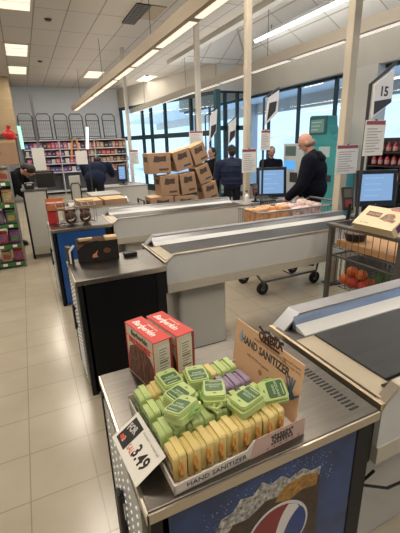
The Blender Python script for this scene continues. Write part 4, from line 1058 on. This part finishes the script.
for si, z in enumerate(zs):
    for i in range(3):
        c, cn = cols[(si * 2 + i * 3) % 5]; c2, c2n = cols[(si * 2 + i * 3 + 2) % 5]
        t = thing('snack_bag', '%s snack bag on the %s of the left rack, %s from the right' % (cn, shn[si], ordinal(i)), 'bag', (-.30 - i * .165, 6.11, z + .003), 0, 'snack bags on the left rack')
        b = MB(); b.box((-.072, -.045, .0), (.072, .045, .175), bev=.028, seg=3); b.box((-.066, -.006, .165), (.066, .006, .205)); smooth_by_angle(b.build('bag', mat('bag_' + cn, c, .35, 0, .25, 18), t), 60)
        b = MB(); b.prism([(-.045, .05), (.045, .05), (.05, .09), (.035, .125), (-.035, .13), (-.05, .09)], .002, frame((0, -.0455, 0), (1, 0, 0), (0, 0, 1))); b.build('label', mat('lab_' + c2n, c2, .4, 0, .4, 30), t)
t = thing('large_carton', 'large plain brown carton lying on top of the snack rack', 'cardboard box', (-.62, 6.02, 1.512))
MB().box((-.2, 0, 0), (.56, .34, .34), bev=.005).build('carton', cardboard, t)
MB().lathe([(.03, 0), (.045, 0), (.045, .001), (.03, .001)], 20, frame((.30, -.0005, .17), (1, 0, 0), (0, 0, 1))).build('ring_mark', ink, t)
MB().box((-.2, -.001, .30), (.56, .0, .33)).build('tape', mat('tape_tan', (.45, .30, .14), .4), t)
t = thing('red_bundle', 'red plastic bundle on the large carton above the snack rack', 'bundle', (-.13, 6.15, 1.853))
b = MB(); b.ball((0, 0, .07), (.085, .07, .072), 14); b.ball((.05, .0, .035), (.06, .05, .038), 14); b.build('bundle', mat('red_plastic', (.50, .02, .02), .35), t, True)
MB().cone((0, 0, .13), (.02, 0, .19), .012, .03, 10).build('knot', mat('red_plastic', (0, 0, 0)), t)

# ------------------------------------------------------------------ back wall shelving, goods and folded carts
sw = mat('shelf_white', (.55, .56, .58), .5); back_m = mat('shelf_back', (.10, .10, .12), .6)
SX0, SX1, SY = .02, 4.0, 15.75
sh = thing('wall_shelving', 'long white shelving along the back wall filled with packets', 'shelving', (0, SY, 0))
MB().box((SX0, .62, 0), (SX1, .70, 2.10)).build('back_board', back_m, sh)
levels = [.12, .86, 1.185, 1.467, 1.73, 2.06]
for z in levels: MB().box((SX0, 0.02, z - .035), (SX1, .62, z)).build('shelf', sw, sh)
for x in (SX0, 1.35, 2.68, SX1 - .03): MB().box((x, .02, 0), (x + .03, .65, 2.06)).build('upright', sw, sh)
pc = {'purple': (.13, .05, .20), 'pink': (.50, .12, .22), 'red': (.42, .05, .05), 'dark brown': (.10, .06, .05), 'tan': (.40, .25, .15), 'blue': (.06, .10, .28), 'white': (.55, .52, .50), 'black': (.02, .02, .025)}
lv_names = {.86: 'low shelf', 1.185: 'third shelf', 1.467: 'second shelf', 1.73: 'top row'}
protoP = {}
random.seed(9)
for z in (1.73, 1.467, 1.185, .86):
    x = .12
    while x < 3.9:
        wd = random.uniform(.12, .18)
        left = x < 2.4
        cn = random.choice(['purple', 'pink', 'red', 'purple', 'pink', 'blue', 'white', 'black'] if left else ['dark brown', 'tan', 'red', 'black', 'tan', 'white'])
        hh = {1.73: .24, 1.467: .19, 1.185: .19, .86: .22}[z] * random.uniform(.82, 1.0)
        lab = '%s packet on the %s of the back wall shelving' % (cn, lv_names[z]); grp = '%s packets, %s of the back wall' % (cn, lv_names[z])
        if (cn, z) not in protoP:
            t = thing('shelf_packet', lab, 'packet', (x + wd / 2, SY + .06, z), 0, grp)
            MB().box((-.065, 0, 0), (.065, .09, .24), bev=.008).build('carton', mat('pk_' + cn, pc[cn], .45), t)
            MB().box((-.045, -.001, .07), (.045, 0, .15)).build('label', mat('pkl_' + cn, [min(1, .5 * c + .25) for c in pc[cn]], .5), t)
            protoP[(cn, z)] = t
        else: t = dup(protoP[(cn, z)], (x + wd / 2, SY + .06, z), label=lab, group=grp)
        t.scale = (wd / .145, 1, hh / .24)
        x += wd + .012
fc0 = None
fx = [(19, 34), (37, 52), (54.5, 69), (70.5, 84), (86, 101), (102.5, 117)]
for i, (a, c) in enumerate(fx):
    p = ony((a + c) / 2, 128, 15.95)
    lab = 'folded black-framed cart standing on the back shelving, %s from the left' % ordinal(i)
    if fc0 is None:
        t = thing('folded_cart', lab, 'folded cart', (p.x, 15.95, 2.062), 0, 'folded carts above the back shelving')
        fr = mat('cart_black_tube', (.03, .03, .032), .4)
        hw, hh = .25, .95
        MB().tube([(-hw, 0, .02), (-hw, .14, hh - .1), (-hw + .08, .16, hh), (hw - .08, .16, hh), (hw, .14, hh - .1), (hw, 0, .02)], .020, 8).build('tube_frame', fr, t)
        MB().tube([(-hw, .02, .1), (hw, .02, .1)], .014).build('lower_bar', fr, t)
        MB().tube([(-hw, .105, .70), (hw, .105, .70)], .014).build('upper_bar', fr, t)
        b = MB()
        for k in range(7): xx = -hw + .03 + k * (2 * hw - .06) / 6; b.tube([(xx, .02, .1), (xx, .105, .70)], .006, 5)
        for k in range(3): z_ = .25 + k * .16; b.tube([(-hw, .02 + .085 * (z_ - .1) / .6, z_), (hw, .02 + .085 * (z_ - .1) / .6, z_)], .005, 5)
        b.build('wire_panel', mat('cart_wire_grey', (.24, .24, .25), .5), t)
        MB().box((-hw - .02, -.06, 0), (hw + .02, .1, .03)).build('foot_bar', fr, t)
        fc0 = t
    else: dup(fc0, (p.x, 15.95, 2.062), label=lab)
for i, (px, l) in enumerate(((70.5, 'orange strap hanging before the back shelves, left of the pair'), (78.5, 'orange strap hanging before the back shelves, right of the pair'))):
    p = ony(px, 148, 15.70)
    t = thing('orange_strap', l, 'strap', (p.x, 15.72, 1.38), 0, 'orange hanging straps')
    MB().box((-.03, 0, 0), (.03, .012, .72), TR((0, 0, 0), (0, .14 * (1 if i == 0 else -.3), 0))).build('strap', mat('orange_strap', (.65, .24, .04), .5), t)
    MB().box((-.04, -.004, .70), (.14, .05, .73)).build('hook', dark, t)
t = thing('stock_shelf', 'dark stock shelf under the tan soffit at the far left', 'shelving', (-.9, 14.0, 0))
for z in (.3, .9, 1.5, 2.1): MB().box((-.6, 0, z), (.8, .45, z + .04)).build('shelf', dark, t)
for x in (-.6, .77): MB().box((x, 0, 0), (x + .03, .45, 2.2)).build('upright', dark, t)

# ------------------------------------------------------------------ machines by the windows
tealc = mat('teal_machine', (.05, .32, .35), .4); teald = mat('teal_dark', (.02, .11, .12), .4); tealp = mat('teal_panel', (.16, .36, .36), .4)
def faceX(x): return frame((x, 0, 0), (0, -1, 0), (0, 0, 1))       # local x runs towards -Y, y up, z towards -X
t = thing('coin_machine', 'tall teal kiosk with dark sign panel behind the bald man', 'kiosk', (6.30, 6.15, 0))
MB().box((0, 0, 0), (.40, 1.02, 1.62), bev=.01).build('body', tealc, t)
MB().prism([(-1.06, 1.60), (-1.08, 2.27), (-.56, 2.24), (-.54, 2.05), (-.44, 1.84), (-.26, 1.68), (-.02, 1.60)], .30, faceX(.30)).build('sign_head', tealc, t)
pn = MB().prism([(-1.10, 1.84), (-.54, 1.84), (-.54, 2.24), (-1.10, 2.24)], .02, faceX(-.0)).build('sign_panel', teald, t)
MB().prism([(-1.05, 1.89), (-.62, 1.89), (-.62, 2.17), (-1.05, 2.17)], .003, faceX(-.020)).build('panel_face', tealp, pn)
b = MB()
for k in range(3): b.prism([(-1.03, 2.10 - k * .08), (-.70 - .05 * k, 2.10 - k * .08), (-.70 - .05 * k, 2.125 - k * .08), (-1.03, 2.125 - k * .08)], .002, faceX(-.023))
b.build('panel_print', mat('teal_print', (.45, .6, .6), .5), pn)
MB().prism([(-.75, 1.35), (-.4, 1.35), (-.4, 1.58), (-.75, 1.58)], .006, faceX(0)).build('screen', mat('kiosk_pale', (.42, .55, .56), .4), t)
MB().prism([(-.7, .8), (-.3, .8), (-.3, .95), (-.7, .95)], .01, faceX(0)).build('coin_tray', dark, t)
t = thing('white_kiosk', 'pale grey kiosk with a bright blue screen left of the teal one', 'kiosk', (6.30, 7.42, 0))
MB().box((0, 0, 0), (.40, .80, 1.66), bev=.012).build('body', mat('kiosk_grey', (.50, .54, .58), .45), t)
MB().prism([(-.72, 1.36), (-.30, 1.36), (-.30, 1.60), (-.72, 1.60)], .006, faceX(0)).build('dark_window', mat('kiosk_window', (.10, .16, .16), .3), t)
MB().prism([(-.74, 1.02), (-.32, 1.02), (-.32, 1.24), (-.74, 1.24)], .006, faceX(0)).build('screen', mat('kiosk_screen', (.02, .08, .2), .3, emit=(.10, .45, .95), es=.9), t)
MB().prism([(-.5, .70), (-.2, .70), (-.2, .95), (-.5, .95)], .008, faceX(0)).build('dispenser', dark, t)
t = thing('drinks_rack', 'dark rack of red goods by the window at the right edge', 'rack', (6.40, 4.0, 0))
MB().box((.38, 0, 0), (.40, 1.6, 1.72)).build('back_board', dark, t)
for z in (.1, .5, .9, 1.2, 1.45): MB().box((0, 0, z - .02), (.40, 1.6, z)).build('shelf', dark, t)
for y in (0, .8, 1.57): MB().box((0, y, 0), (.40, y + .03, 1.72)).build('upright', dark, t)
n = 0; pr0 = None
for z in (1.45, 1.20, .9):
    for k in range(10):
        y = 4.10 + k * .153 + (.02 if k > 4 else 0)
        lab = 'dark red bottle on the %s shelf of the rack at the right edge' % {1.45: 'top', 1.2: 'second', .9: 'third'}[z]
        grp = 'bottles on the %s rack shelf' % {1.45: 'top', 1.2: 'second', .9: 'third'}[z]
        if pr0 is None:
            pr0 = t2 = thing('red_bottle', lab, 'bottle', (6.5, y, z + .002), 0, grp)
            MB().lathe([(.001, 0), (.045, .002), (.047, .13), (.018, .17), (.016, .20)], 14).build('bottle', mat('bottle_red', (.30, .02, .03), .3), t2, True)
            MB().lathe([(.0475, .03), (.0480, .035), (.0480, .10), (.0475, .105)], 14).build('label', mat('bottle_label', (.45, .25, .25), .5), t2)
            MB().cone((0, 0, .20), (0, 0, .222), .018).build('bottle_cap', black, t2)
        else: dup(pr0, (6.5, y, z + .002), label=lab, group=grp)
